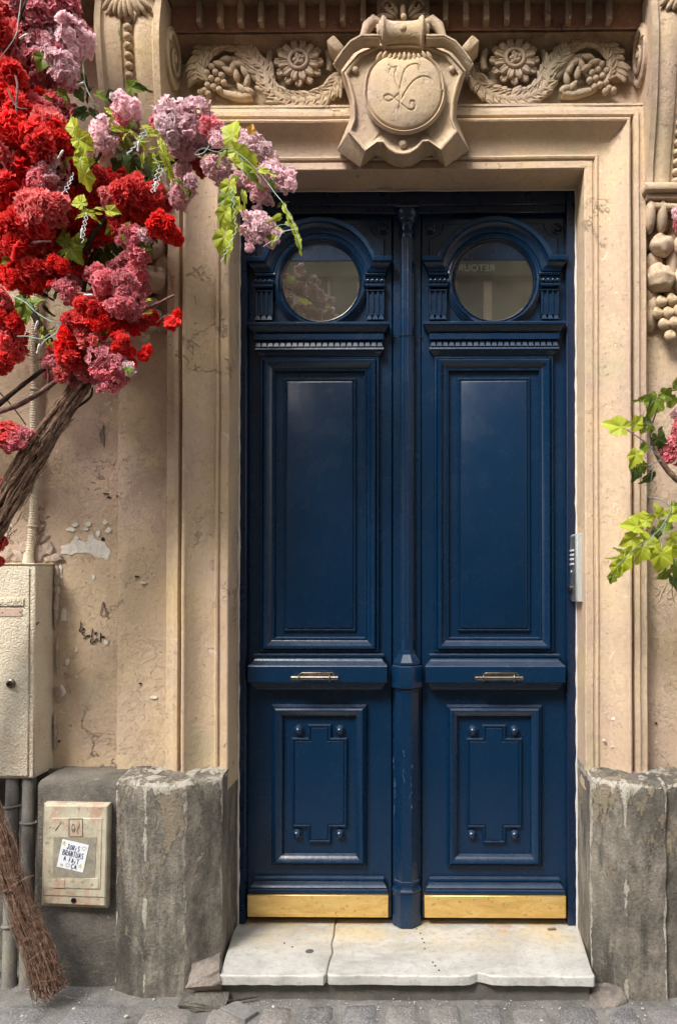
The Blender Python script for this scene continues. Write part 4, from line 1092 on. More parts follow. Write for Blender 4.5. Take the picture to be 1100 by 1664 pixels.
    bar(mb, 105, [(zr, -0.040, -0.004), (zr - 0.003, -0.046, 0.0), (zr - 0.010, -0.046, 0.0), (zr - 0.013, -0.040, -0.006), (zr - 0.022, -0.042, -0.008), (zr - 0.034, -0.050, 0.002), (zr - 0.042, -0.064, 0.012), (zr - 0.045, -0.072, 0.014), (zr - 0.048, -0.074, 0.014), (zr - 0.112, -0.074, 0.014), (zr - 0.115, -0.070, 0.012),
                  (zr - 0.118, -0.046, 0.004), (zr - 0.126, -0.044, 0.003), (zr - 0.130, -0.034, 0.0), (zr - 0.137, -0.032, 0.0), (zr - 0.141, -0.020, -0.006), (zr - 0.150, -0.016, -0.008), (zr - 0.152, 0.0, -0.008)])
    sub(mb, 'lock_rail', M_NAVY, 30)
    # pull handle: rod through two rings, backed by a bent plate
    hz = ZZ(1102, -0.10)
    mb = MB()
    hx = x(-2.5 if sgn < 0 else 4)
    mb.tube([(hx - 37 * U, -0.104, hz), (hx + 37 * U, -0.104, hz)], 0.0095, 14)
    for s in (-1, 1):
        mb.tube([(hx + s * 24 * U, -0.104 + 0.013 * math.cos(a), hz + 0.015 * math.sin(a)) for a in np.linspace(0, 2 * math.pi, 17)], 0.003, 8)
        mb.tube([(hx + s * 24 * U, -0.07, hz + 0.010), (hx + s * 24 * U, -0.093, hz + 0.012)], 0.005, 8)
        mb.ell((hx + s * 37.2 * U, -0.104, hz), (0.004, 0.011, 0.011), None, 12, 8)
    lp = [(hx - 24 * U, -0.098, hz - 0.004), (hx - 24 * U, -0.098, hz + 0.012), (hx - 20 * U, -0.098, hz + 0.020), (hx + 28 * U, -0.098, hz + 0.020), (hx + 31 * U, -0.098, hz + 0.012)]
    mb.tube(lp, 0.003, 8)
    mb.box(hx - 22 * U, hx + 29 * U, -0.080, -0.0735, hz - 0.004, hz + 0.018, 0.001)
    sub(mb, 'door_handle', M_BRONZE, 40)
    # lower panel
    low = [(0, 0.002), (0, -0.012), (0.003, -0.018), (0.008, -0.024), (0.012, -0.022), (0.015, -0.030), (0.020, -0.034), (0.030, -0.030), (0.040, -0.020), (0.044, -0.018), (0.047, -0.006), (0.048, -0.003)]
    mb = MB(); framer(mb, x(-77), x(77), ZZ(1409, -0.02), ZZ(1146, -0.02), low); sub(mb, 'panel_moulding', M_NAVY, 28)
    Zl = lambda p: ZZ(p, -0.012)
    cr = [(-19, 1178), (19, 1178), (19, 1200), (45, 1200), (45, 1346), (19, 1346), (19, 1371), (-19, 1371), (-19, 1346), (-45, 1346), (-45, 1200), (-19, 1200)]
    def inset(pts, d):
        out = []
        for a, b in pts:
            lim = 19 if abs(a) == 19 else 45
            a2 = math.copysign(abs(a) - d, a)
            b2 = b + d if b < 1270 else b - d
            out.append((a2, b2))
        return out
    rows = [[(x(a), y, Zl(b)) for a, b in inset(cr, d)] for d, y in ((0, 0.0), (0, -0.010), (1.6, -0.015), (3.2, -0.014), (4.0, -0.008), (5.2, -0.008), (6.2, -0.012))]
    mb = MB(); mb.rows(rows, cc=True)
    n0 = len(mb.v) - 12; mb.f.append(tuple(range(n0, n0 + 12)))
    sub(mb, 'raised_panel', M_NAVY, 28)
    for a, b in ((-34, 1188), (33, 1188), (-36, 1357), (33, 1357)):
        mb = MB(); mb.lathe([(0.023, 0), (0.022, 0.005), (0.018, 0.006), (0.018, 0.012), (0.014, 0.020), (0.007, 0.025), (0.001, 0.027)], Matrix.Translation((x(a), -0.001, Zl(b))) @ Matrix.Rotation(math.pi / 2, 4, 'X'), 20)
        sub(mb, 'stud', M_NAVY, 50)
    # bottom moulding and kick plate
    zb = ZZ(1429, -0.03)
    mb = MB()
    bar(mb, 104, [(zb, -0.014, 0.0), (zb - 0.003, -0.022, 0.002), (zb - 0.010, -0.024, 0.003), (zb - 0.013, -0.018, 0.0), (zb - 0.020, -0.022, 0.002), (zb - 0.026, -0.034, 0.010), (zb - 0.033, -0.040, 0.013), (zb - 0.040, -0.036, 0.012), (zb - 0.043, -0.044, 0.018), (zb - 0.052, -0.047, 0.020), (zb - 0.056, -0.044, 0.020), (zb - 0.058, 0.0, 0.02)])
    sub(mb, 'bottom_moulding', M_NAVY, 30)
    zk0 = ZZ(1492, -0.05)
    mb = MB(); mb.box(cx - 112.5 * U, cx + 112.5 * U, -0.052, -0.001, zk0, zb - 0.0595, 0.0022)
    sub(mb, 'kick_plate', M_BRASS)
    return body
leaf(520, -1); leaf(802, 1)

# fluted column that covers the meeting of the leaves
xm = XX(661, -0.03)
def T(z=0): return Matrix.Translation((xm, -0.018, z))
mb = MB()
zs0, zs1 = ZZ(1046, -0.05), ZZ(378, -0.05)
fl_ = lambda a, h: 1 - 0.10 * abs(math.cos(a * 6)) ** 2.5
mb.lathe([(0.0315, zs0 + 0.012)] + [(0.0315 - 0.002 * k / 10, zs0 + 0.013 + (zs1 - zs0 - 0.026) * k / 10) for k in range(11)] + [(0.0295, zs1 - 0.012)], T(), 96, 0, fl_)
mb.lathe([(0.032, zs0 - 0.07), (0.032, zs0 + 0.013)], T(), 40)
mb.lathe([(0.030, zs1 - 0.013), (0.030, zs1), (0.034, zs1 + 0.004), (0.036, zs1 + 0.010), (0.032, zs1 + 0.016), (0.031, zs1 + 0.040), (0.036, zs1 + 0.044), (0.040, zs1 + 0.052), (0.042, zs1 + 0.058), (0.042, zs1 + 0.064), (0.047, zs1 + 0.070), (0.050, zs1 + 0.085), (0.050, zs1 + 0.10), (0.036, zs1 + 0.102)], T(), 40)
mb.box(xm - 0.052, xm + 0.052, -0.070, 0.0, zs1 + 0.1005, ZZ(335, -0.06) + 0.004, 0.004)
mb.box(xm - 0.058, xm + 0.058, -0.004, 0.055, 0.01, ztop - 0.04, 0.002)
col = mb.build('centre_column', M_NAVY, door, 30)
O8 = math.pi / 8
mb = MB()
za = ZZ(1064, -0.07)
mb.lathe([(0.034, za + 0.016), (0.037, za + 0.006), (0.038, za - 0.002), (0.052, za - 0.022), (0.060, za - 0.034), (0.061, za - 0.042), (0.055, za - 0.045), (0.065, za - 0.050), (0.067, za - 0.054), (0.067, za - 0.136), (0.063, za - 0.140), (0.056, za - 0.143), (0.056, za - 0.150), (0.052, za - 0.154), (0.052, za - 0.158)], T(), 8, O8)
mb.build('column_block', M_NAVY, col, 25)
zf = ZZ(1439, -0.07)
mb = MB(); mb.lathe([(0.0515, zf - 0.02), (0.0515, za - 0.153)], T(), 8, O8); mb.build('column_shaft', M_NAVY, col, 25)
mb = MB(); mb.lathe([(0.050, zf + 0.012), (0.056, zf + 0.008), (0.057, zf - 0.002), (0.054, zf - 0.008), (0.060, zf - 0.020), (0.065, zf - 0.026), (0.065, zf - 0.034), (0.061, zf - 0.037), (0.062, zf - 0.042), (0.062, 0.006), (0.058, 0.003)], T(), 8, O8)
mb.build('column_foot', M_NAVY, col, 25)
# scuffed paint on the lower column and the joint across it
mb = MB()
zz = ZZ(541, -0.05)
mb.tube([(xm + 0.0335 * math.cos(a), -0.018 - 0.0335 * math.sin(a), zz - 0.004 + 0.003 * math.cos(a * 2)) for a in np.linspace(0.1, math.pi - 0.1, 14)], 0.0016, 6)
for s in (-1, 1): mb.tube([(xm + s * 0.034, -0.0045, zz), (xm + s * 0.068, -0.0045, zz)], 0.0016, 6)
mb.build('joint', M_BLACK, col, 0)
rs = random.Random(3)
mb = MB()
for k in range(26):
    px, py = rs.choice(((668, 1285), (669, 1262), (641, 1250), (640, 1290), (656, 1245))); px += rs.uniform(-1.5, 1.5); py += rs.uniform(-26, 26)
    yy = -0.018 - 0.049 if abs(px - 661) < 9 else -0.018 - 0.036
    ribbon(mb, [P(px, py, yy), P(px + rs.uniform(-1.5, 1.5), py + rs.uniform(3, 9), yy)], 0.0008, yy, 0.0008)
mb.build('scuff', flat('scuffed pale paint', (0.085, 0.12, 0.19), 0.6), col, 0)

# ------------------------------------------------------------------ doorstep
step = thing('doorstep', (XC, -0.2, ZS), 'cracked white marble doorstep under the blue door', 'doorstep')
yb, yf = 0.06, -0.428
xlb, xrb = XX(386, 0, 1495), XX(937, 0, 1495)
xlf, xrf = XX(354, yf, 1588), XX(968, yf, 1588)
def edge(px, py, z=0.0):                      # point of the top surface seen at a pixel
    d = P(px, py, 0) - CAM
    t = (z - CAM.z) / d.z
    p = CAM + d * t
    return (p.x, p.y)
crack = [edge(*p) for p in ((546, 1496), (544, 1506), (543, 1520), (539, 1534), (541, 1548), (536, 1560), (533, 1572), (531, 1581))]
crack[0] = (crack[0][0], yb)
rs = random.Random(9)
frontl = [(xlf + (crack[-1][0] - 0.010 - xlf) * s, yf + rs.uniform(-0.0025, 0.0025)) for s in np.linspace(0.015, 1, 14)]
left = [(xlb - 0.012, yb), (xlb - 0.004, 0.0), (xlf + 0.003, yf + 0.03)] + frontl + [(a - 0.0013, b) for a, b in reversed(crack)]
xn = edge(781, 1588)[0]
frontr = []
for s in np.linspace(0, 0.992, 40):
    xx = crack[-1][0] + 0.010 + (xrf - crack[-1][0] - 0.010) * s
    notch = max(0, 1 - abs(xx - xn) / 0.055) ** 2.2 * 0.034
    frontr.append((xx, yf + 0.004 + notch + rs.uniform(-0.002, 0.002)))
right = [(a + 0.0013, b) for a, b in crack] + frontr + [(xrf, yf + 0.012), (xrf - 0.002, yf + 0.05), (xrb + 0.002, 0.0), (xrb + 0.012, yb)]
for pts in (left, right):
    mb = MB(); mb.prism(pts, 0.0, -0.034, 0.0075, 'XY', 3)
    mb.fn(lambda v: Vector((v.x, v.y, v.z + 0.0012 * nz(v, 5) + 0.0012 * nz(v, 16))))
    mb.build('marble_slab', M_MARBLE, step, 50)
mb = MB()
mb.rows([[(xx, -0.395 + 0.004 * nz((xx, 0, z), 9), z) for z in (-0.14, -0.1, -0.07, -0.045, -0.034)] for xx in np.linspace(xlf - 0.01, xrf - 0.015, 60)])
mb.box(xlf, xrf - 0.02, -0.388, 0.02, -0.14, -0.040)
mb.build('riser', M_RISER, step, 40)
# drain plug and drilled dots in the marble
mb = MB(); e = edge(503, 1547); mb.lathe([(0.016, -0.002), (0.016, 0.0016), (0.001, 0.0018)], Matrix.Translation((e[0], e[1], 0.0)) @ Matrix.Diagonal((1, 0.9, 1, 1)), 16)
mb.build('plug_hole', flat('dark grey filler', (0.10, 0.10, 0.095), 0.8), step, 30)
for px, py in ((666, 1502), (672, 1505), (677, 1511), (683, 1518), (686, 1527), (689, 1533), (690, 1543), (703, 1565), (707, 1571), (713, 1578), (462, 1534), (475, 1540)):
    mb = MB(); e = edge(px, py); mb.lathe([(0.0032, -0.002), (0.0032, 0.0022), (0.001, 0.0023)], Matrix.Translation((e[0], e[1], 0.0)), 8); mb.build('drill_hole', M_HOLE, step, 30)
# broken stone beside the step
def lump(name, c, r, mat, seed, label, cat, amp=0.25, group=None, cut=True):
    if cut:
        rr = random.Random(seed); bm = bmesh.new()
        for k in range(26): bm.verts.new([max(-0.9, min(0.9, rr.gauss(0, 0.75))) for _ in range(3)])
        h = bmesh.ops.convex_hull(bm, input=list(bm.verts))
        bmesh.ops.delete(bm, geom=[v for v in bm.verts if not v.link_faces], context='VERTS')
        bmesh.ops.triangulate(bm, faces=list(bm.faces)); bmesh.ops.subdivide_edges(bm, edges=list(bm.edges), cuts=3, use_grid_fill=True)
        for v in bm.verts:
            q = v.co.copy(); k = 1 + 0.10 * nz(q, 2.5, seed) + 0.05 * nz(q, 7, seed)
            v.co = Vector((c[0] + q.x * k * r[0] * 1.15, c[1] + q.y * k * r[1] * 1.15, c[2] + q.z * k * r[2] * 1.15))
        mb = MB(); mb.bm(bm)
        return tag(mb.build(name, mat, None, 22), label, cat, group)
    bm = bmesh.new(); bmesh.ops.create_icosphere(bm, subdivisions=4, radius=1)
    for v in bm.verts:
        q = v.co.copy()
        if cut:
            q = Vector((max(-0.72, min(0.72, q.x)), max(-0.75, min(0.75, q.y)), max(-0.8, min(0.62, q.z))))
        k = 1 + amp * nz(q, 1.6, seed) + amp * 0.5 * nz(q, 4.5, seed + 3) + amp * 0.25 * nz(q, 11, seed)
        v.co = Vector((c[0] + q.x * k * r[0], c[1] + q.y * k * r[1], c[2] + q.z * k * r[2]))
    mb = MB(); mb.bm(bm)
    return tag(mb.build(name, mat, None, 50), label, cat, group)
p = P(333, 1584, -0.40)
lump('broken_stone', (p.x + 0.004, -0.372, -0.035), (0.058, 0.080, 0.052), M_RUBBLE, 4, 'crumbling pinkish stone wedged at left end of the marble step', 'stone', 0.30)
p = P(322, 1606, -0.43)
lump('broken_stone', (p.x + 0.022, -0.400, -0.094), (0.080, 0.070, 0.030), M_CEMENT, 7, 'low grey stone chunk at the foot of the broken pink stone', 'stone', 0.30)
p = P(985, 1607, -0.42)
lump('broken_stone', (p.x + 0.01, -0.375, -0.112), (0.075, 0.06, 0.055), M_RUBBLE, 12, 'rounded lump of stone between marble step and right plinth', 'stone', 0.22, cut=False)
# small litter
e = edge(897, 1513)
mb = MB(); mb.tube([(e[0] - 0.018, e[1] - 0.002, 0.0065), (e[0] - 0.004, e[1], 0.007), (e[0] + 0.015, e[1] + 0.004, 0.0065)], [0.004, 0.005, 0.0045], 8, rough=0.5)
tag(mb.build('cigarette_butt', flat('brown butt paper', (0.26, 0.17, 0.10), 0.8, 0.5, 0, 200), None), 'crushed brown cigarette butt lying on the marble step', 'litter')
def ground(px, py, z=ZS + 0.006):
    d = P(px, py, 0) - CAM; return CAM + d * ((z - CAM.z) / d.z)
st = [ground(347, 1634), ground(365, 1631), ground(392, 1628), ground(418, 1624)]
mb = MB(); mb.tube([v + Vector((0, 0, 0.006)) for v in st], [0.004, 0.0048, 0.004, 0.002], 7, rough=0.4)
tag(mb.build('stick', M_DARKBR, None), 'thin dark stick lying on the paving before the step', 'stick')
sl = [ground(357, 1641, ZS + 0.004), ground(386, 1629, ZS + 0.004), ground(420, 1646, ZS + 0.004), ground(398, 1660, ZS + 0.004)]
mb = MB(); mb.prism([(v.x, v.y) for v in sl], ZS + 0.010, ZS - 0.008, 0.002, 'XY')
tag(mb.build('slate_chip', flat('grey slate', (0.20, 0.195, 0.185), 0.75, 0.3, 0.002, 30), None), 'flat grey diamond shaped tile piece beside the dark stick', 'tile')
rs = random.Random(21)
crumbs = [(314, 1640), (360, 1624), (181, 1610), (1020, 1655), (968, 1657), (1044, 1640), (120, 1640), (60, 1630), (250, 1625), (880, 1660), (444, 1637), (1075, 1640), (36, 1652), (205, 1652)]
mb = MB()
for i in range(190):
    if i < len(crumbs): px, py = crumbs[i]; s = 0.006
    else: px, py = rs.uniform(-60, 1160), (1607 + rs.expovariate(0.11) if rs.random() < 0.7 else rs.uniform(1620, 1700)); s = rs.uniform(0.0012, 0.0035)
    if 345 < px < 965 and py < 1622: py = 1623 + rs.uniform(0, 20)
    g = ground(px, py, ZS + 0.001)
    mb.ell(g, (s * rs.uniform(0.7, 1.5), s, s * 0.6), Euler((0, 0, rs.uniform(0, 3))), 5, 4)
tag(mb.build('gravel', M_EARTH, None, 0), 'scattered crumbs of plaster along the foot of the wall', 'gravel', None, 'stuff')

# ------------------------------------------------------------------ intercom on the right reveal
inter = thing('intercom', (XR, -0.1, 1.4), 'narrow silver intercom panel on the right door reveal', 'intercom')
zi0, zi1 = ZZ(978, -0.1, 945), ZZ(868, -0.1, 945)
mb = MB(); mb.box(XR - 0.024, XR + 0.002, -0.150, -0.020, zi0, zi1, 0.003); mb.build('housing', M_STEEL, inter)
mb = MB(); mb.box(XR - 0.0275, XR - 0.0235, -0.138, -0.026, zi0 + 0.008, zi1 - 0.008, 0.001); mb.build('face_plate', M_GREYMET, inter)
for k, py in enumerate((895, 902, 909, 917)):
    z = ZZ(py, -0.08, 935)
    mb = MB(); mb.box(XR - 0.031, XR - 0.0274, -0.112, -0.048, z - 0.004, z + 0.004, 0.001); mb.build('call_button', M_WHITEPL, inter)
mb = MB(); z = ZZ(957, -0.08, 932); mb.lathe([(0.020, 0), (0.019, 0.010), (0.012, 0.016), (0.001, 0.017)], Matrix.Translation((XR - 0.027, -0.07, z)) @ Matrix.Rotation(-math.pi / 2, 4, 'Y'), 18); mb.build('camera_dome', M_BLACK, inter)
mb = MB(); z = ZZ(929, -0.08, 932); mb.lathe([(0.006, 0), (0.005, 0.004), (0.001, 0.005)], Matrix.Translation((XR - 0.027, -0.07, z)) @ Matrix.Rotation(-math.pi / 2, 4, 'Y'), 12); mb.build('key_slot', M_STEEL, inter)

# ------------------------------------------------------------------ cream cabinet on the wall
yc = -0.276
cab = thing('utility_cabinet', (XX(20, yc), yc, 0.66), 'cream pebble coated utility cabinet fixed to wall at the left edge', 'cabinet')
xr_, zc1, zc0 = XX(88, YW), ZZ(918, yc, 40), ZZ(1266, yc, 40)
mb = MB(); mb.box(xr_ - 0.62, xr_, yc, YW + 0.02, zc0, zc1, 0.005); mb.build('cabinet_body', M_STUCCO, cab)
mb = MB(); mb.box(xr_ - 0.60, xr_ - 0.020, yc - 0.006, yc - 0.001, zc0 + 0.010, zc1 - 0.010, 0.003); mb.build('cabinet_door', M_STUCCO, cab)
mb = MB(); mb.box(xr_ - 0.624, xr_ + 0.003, yc - 0.004, YW + 0.01, zc1 + 0.0003, zc1 + 0.007, 0.002); mb.build('cabinet_lid', M_STUCCO, cab)
yl = yc - 0.0063
pa, pb = P(-22, 972, yl), P(39, 985, yl)
mb = MB(); mb.box(pa.x, pb.x, yl - 0.005, yl, pb.z, pa.z, 0.001); plate = mb.build('number_plate', M_STUCCO, cab)
def lettering(txt, name, size, loc, mat, parent, rotz=0.0, ext=0.0008, flip=False, cx=False):
    cu = bpy.data.curves.new('lettering', 'FONT'); cu.body = txt; cu.size = size; cu.extrude = ext
    if cx: cu.align_x = 'CENTER'
    tmp = bpy.data.objects.new('tmp', cu); scene.collection.objects.link(tmp)
    me = bpy.data.meshes.new_from_object(tmp.evaluated_get(bpy.context.evaluated_depsgraph_get()))
    bpy.data.objects.remove(tmp); bpy.data.curves.remove(cu)
    me.transform(Matrix.Translation(loc) @ Matrix.Rotation(math.pi if flip else 0, 4, 'Z') @ Matrix.Rotation(math.pi / 2, 4, 'X'))
    me.materials.clear(); me.materials.append(mat); me.name = name
    return link(name, me, parent)
pl = P(-7, 984, yl)
lettering('OI-4080', 'lettering', 0.030, (pl.x, yl - 0.0055, pl.z), M_STUCCO, plate, 0, 0.0016)
pa, pb = P(-4, 989, yl), P(36, 1002, yl)
mb = MB(); mb.box(pa.x, pb.x, yl - 0.0022, yl, pb.z, pa.z, 0.0008); mb.build('label_plate', flat('pinkish faded plate', (0.52, 0.37, 0.29), 0.7, 0.2), cab)
for px, py in ((4, 996), (33, 995)):
    mb = MB(); mb.ell(P(px, py, yl - 0.0022), (0.003, 0.0016, 0.003), None, 8, 6); mb.build('rivet', M_HOLE, cab)
kz = P(18, 1111, yl)
mb = MB(); mb.lathe([(0.018, 0), (0.017, 0.006), (0.012, 0.010), (0.011, 0.016), (0.007, 0.017), (0.006, 0.010), (0.001, 0.009)], Matrix.Translation(kz) @ Matrix.Rotation(math.pi / 2, 4, 'X'), 18); mb.build('lock', M_BRONZE, cab)
mb = MB()
yy = -0.2
ribs = [(62, 1008), (60, 1011), (64, 1014), (66, 1011)]
mb.tube([Vector((xr_ + 0.0008, -0.255 + 0.010 * math.cos(a) * (1 if a < 3 else 0.6), ZZ(1013, -0.24, 66) + 0.006 * math.sin(2 * a))) for a in np.linspace(0, 3.6, 12)], 0.0013, 6)
mb.build('pen_mark', M_BLACKINK, cab)

# ------------------------------------------------------------------ corrugated conduit above it
con = thing('electrical_conduit', (XX(50, -0.16), -0.16, zc1), 'cream corrugated conduit running down the wall into the cabinet', 'conduit')
pts = [(58, 380), (57.5, 480), (57, 560), (56, 640), (55, 700), (56.5, 760), (56, 800), (53, 850), (50, 885), (46.5, 912), (46, 920)]
cl = []
for (a, b), (c, d) in zip(pts[:-1], pts[1:]):
    n = max(1, int((d - b) / 0.85))
    for k in range(n): cl.append(P(a + (c - a) * k / n, b + (d - b) * k / n, -0.158))
mb = MB(); mb.tube(cl, [0.0150 + 0.0016 * math.sin(i * 1.35) for i in range(len(cl))], 12, up=(1, 0, 0)); mb.build('conduit_tube', M_CONDUIT, con, 70)
for py in (633, 742, 855):
    c = P(56 if py < 800 else 53, py, -0.158)
    mb = MB(); mb.tube([(c.x + 0.0185 * math.cos(a), c.y + 0.0185 * math.sin(a), c.z) for a in np.linspace(0, 2 * math.pi, 21)], 0.0038, 6)
    mb.tube([(c.x - 0.030, -0.138, c.z), (c.x + 0.034, -0.138, c.z + 0.002)], 0.004, 6); mb.build('clamp', M_CONDUIT, con, 50)
c = P(46.5, 912, -0.158)
mb = MB(); mb.lathe([(0.022, 0), (0.022, 0.012), (0.019, 0.02), (0.018, 0.045)], Matrix.Translation((c.x, c.y, zc1 + 0.006)), 16); mb.build('collar', M_CONDUIT, con)

# ------------------------------------------------------------------ pipes below the cabinet
def pipe(pxt, pxb, Y, r, label, bands):
    top, bot = P(pxt, 1255, Y), P(pxb, 1600, Y)
    t = thing('drain_pipe', (bot.x, Y, ZS), label, 'pipe', 'grey pipes under the cabinet')
    a, b = Vector((P(pxt, 1262, -0.235).x, -0.235, 0.70)), Vector((bot.x, Y, ZS - 0.02))
    mb = MB(); mb.tube([a.lerp(b, k / 24) + Vector((0.0015 * nz((0, k, pxt), 0.7), 0, 0)) for k in range(25)], [r * (1 + 0.03 * nz((k, pxt, 0), 0.6)) for k in range(25)], 18)
    mb.build('pipe_tube', M_PIPE, t, 60)
    for py in bands:
        s = (py - 1255) / 350; c = a.lerp(b, s); c.z = ZZ(py, c.y, 40)
        mb = MB(); mb.tube([(c.x + (r + 0.002) * math.cos(q), c.y + (r + 0.002) * math.sin(q), c.z + 0.003 * math.sin(q + pxt)) for q in np.linspace(0, 2 * math.pi, 25)], 0.0055, 8)
        mb.tube([(c.x + r, c.y, c.z), (c.x + r + 0.012, c.y - 0.003, c.z + 0.004)], 0.006, 7)
        mb.build('clamp', M_PIPE, t, 50)
pipe(21, 15, -0.325, 0.0255, 'grey pipe under the cabinet, farther from the meter box', (1311, 1504))
pipe(48, 42, -0.320, 0.0250, 'grey pipe under the cabinet, nearer to the meter box', (1337,))
pipe(-30, -34, -0.325, 0.0255, 'grey pipe under the cabinet at the outer edge', (1400,))

# ------------------------------------------------------------------ meter box with a sticker
yg = -0.368
gas = thing('meter_box', (XX(122, yg), yg, 0.2), 'small beige meter box with peeling paint on the grey base wall', 'meter box')
def qd(mb, pts, y0, y1, ch): mb.prism([(P(a, b, y0).x, P(a, b, y0).z) for a, b in pts], y0, y1, ch)
mb = MB(); qd(mb, [(71, 1306), (178, 1307), (174, 1477), (67, 1473)], yg + 0.016, -0.31, 0.003); mb.build('box_body', M_GAS, gas)
mb = MB(); qd(mb, [(73, 1309), (175, 1310), (171, 1474), (70, 1470)], yg, yg + 0.0155, 0.004); mb.build('box_door', M_GAS, gas)
y = yg - 0.0005
mb = MB(); qd(mb, [(84, 1330), (166, 1330), (163, 1446), (81, 1444)], yg - 0.0025, yg + 0.004, 0.002); mb.build('raised_field', M_GAS, gas)
mb = MB(); qd(mb, [(87, 1361), (157, 1361), (154, 1427), (86, 1426)], yg - 0.0036, yg + 0.004, 0.0006); mb.build('window_field', M_GAS_GREY, gas)
mb = MB()
mb.tube([P(71, 1455, y), P(171, 1459, y)], 0.0016, 6)
mb.build('seam', flat('dirty seam', (0.17, 0.135, 0.085), 0.8), gas); mb = MB()
for l in (((112, 1331), (112, 1360)), ((134, 1331), (134, 1360)), ((112, 1331), (134, 1331)), ((112, 1360), (134, 1360))): mb.tube([P(*l[0], yg - 0.0036), P(*l[1], yg - 0.0036)], 0.0012, 6)
mb.tube([P(119 + 3.2 * math.cos(a) * (1 - a / 14), 1346 + 8 * math.sin(a) * (1 - a / 20), yg - 0.0036) for a in np.linspace(0, 9, 30)], 0.0009, 5)
mb.tube([P(127 + 2.0 * math.sin(a * 2), 1336 + 6 * a, yg - 0.0036) for a in np.linspace(0, 3.4, 16)], 0.0009, 5)
mb.tube([P(90 + 3 * k, 1350 - 4.2 * k, yg - 0.0034) for k in np.linspace(0, 3, 8)], 0.0012, 5)
mb.build('embossing', flat('dirty groove', (0.17, 0.135, 0.085), 0.8), gas)
for s in ((86, 1430, 105, 1444), (137, 1428, 160, 1445)):
    mb = MB(); qd(mb, [(s[0], s[1]), (s[2], s[1]), (s[2], s[3]), (s[0], s[3])], yg - 0.0042, yg, 0.0008); mb.build('raised_tab', M_GAS, gas)
kz = P(120, 1464, yg)
mb = MB(); mb.lathe([(0.0095, 0), (0.0095, 0.003), (0.007, 0.004), (0.006, -0.001), (0.001, -0.001)], Matrix.Translation(kz) @ Matrix.Rotation(math.pi / 2, 4, 'X'), 16); mb.build('lock', M_HOLE, gas)
ys = yg - 0.0046
c4 = [(101.5, 1364), (144.6, 1374), (134.7, 1419), (92, 1409)]
stk = thing('sticker', tuple(P(118, 1391, ys)), 'white square sticker with handwritten words on the meter box door', 'sticker')
mb = MB(); qd(mb, c4, ys - 0.0008, ys, 0.0); mb.build('sticker_sheet', M_PAPER, stk)
G = {'J': [[(0.1, 0), (1, 0)], [(0.6, 0), (0.6, 0.75), (0.45, 1), (0.15, 0.9), (0.1, 0.7)]], 'O': [[(0.5, 0.1), (0.05, 0.4), (0.2, 0.9), (0.6, 1), (0.95, 0.6), (0.8, 0.2), (0.5, 0.1)]],
     'R': [[(0.15, 1), (0.15, 0.05)], [(0.15, 0.05), (0.8, 0.1), (0.8, 0.45), (0.2, 0.55)], [(0.3, 0.55), (0.9, 1)]], 'i': [[(0.4, 0.4), (0.4, 1)], [(0.4, 0.1), (0.42, 0.14)]],
     'S': [[(0.9, 0.1), (0.45, 0), (0.15, 0.25), (0.5, 0.48), (0.85, 0.7), (0.6, 1), (0.1, 0.92)]], 'B': [[(0.15, 0), (0.15, 1)], [(0.15, 0), (0.75, 0.1), (0.7, 0.4), (0.2, 0.47)], [(0.2, 0.47), (0.9, 0.6), (0.75, 0.95), (0.15, 1)]],
     'A': [[(0.05, 1), (0.45, 0)], [(0.45, 0), (0.95, 1)], [(0.2, 0.65), (0.8, 0.65)]], 'N': [[(0.12, 1), (0.12, 0)], [(0.12, 0), (0.85, 1)], [(0.85, 1), (0.85, 0)]], 'T': [[(0, 0), (1, 0)], [(0.5, 0), (0.5, 1)]],
     'U': [[(0.1, 0), (0.12, 0.8), (0.45, 1), (0.8, 0.8), (0.85, 0)]], 'F': [[(0.15, 0), (0.15, 1)], [(0.15, 0.02), (0.9, 0)], [(0.15, 0.45), (0.75, 0.45)]], 'C': [[(0.9, 0.15), (0.4, 0), (0.08, 0.4), (0.3, 0.9), (0.85, 0.85)], [(0.5, 0.95), (0.6, 1.15), (0.35, 1.25)]]}
def onst(u, v):                               # sticker surface, 0..1
    a = Vector(c4[0]).lerp(Vector(c4[1]), u); b = Vector(c4[3]).lerp(Vector(c4[2]), u); q = a.lerp(b, v); return P(q.x, q.y, ys)
mb = MB()
for txt, u0, v0, w, h in (('JORiS', 0.24, 0.13, 0.098, 0.17), ('BRANTUAS', 0.11, 0.345, 0.101, 0.19), ('A', 0.20, 0.57, 0.10, 0.15), ('FAiT', 0.40, 0.585, 0.098, 0.17), ('CA', 0.53, 0.785, 0.115, 0.155)):
    for i, ch in enumerate(txt):
        for stx in G[ch]:
            pts = [(u0 + (i * 1.0 + q[0] * 0.80) * w, v0 + q[1] * h) for q in stx]
            if len(pts) > 3: pts = [tuple(q) for q in smoothpx(pts, 4)]
            ribbon(mb, [onst(a, b) for a, b in pts], 0.00135, ys - 0.0009, 0.0004)
mb.build('lettering', M_BLUEINK, stk, 0)
def heart(mb, u, v, s):
    ribbon(mb, [onst(u + s * 0.0625 * 16 * math.sin(t) ** 3 / 16 * 1.0 * 16 / 16, v - s * 0.0625 * (13 * math.cos(t) - 5 * math.cos(2 * t) - 2 * math.cos(3 * t) - math.cos(4 * t)) / 16) for t in np.linspace(0, 2 * math.pi, 26)], 0.0008, ys - 0.0009, 0.0003)
for h_ in ((0.86, 0.16, 1.25), (0.40, 0.86, 1.25), (0.17, 0.90, 0.75)):
    mb = MB(); heart(mb, *h_); mb.build('drawn_heart', M_OLIVEINK, stk, 0)
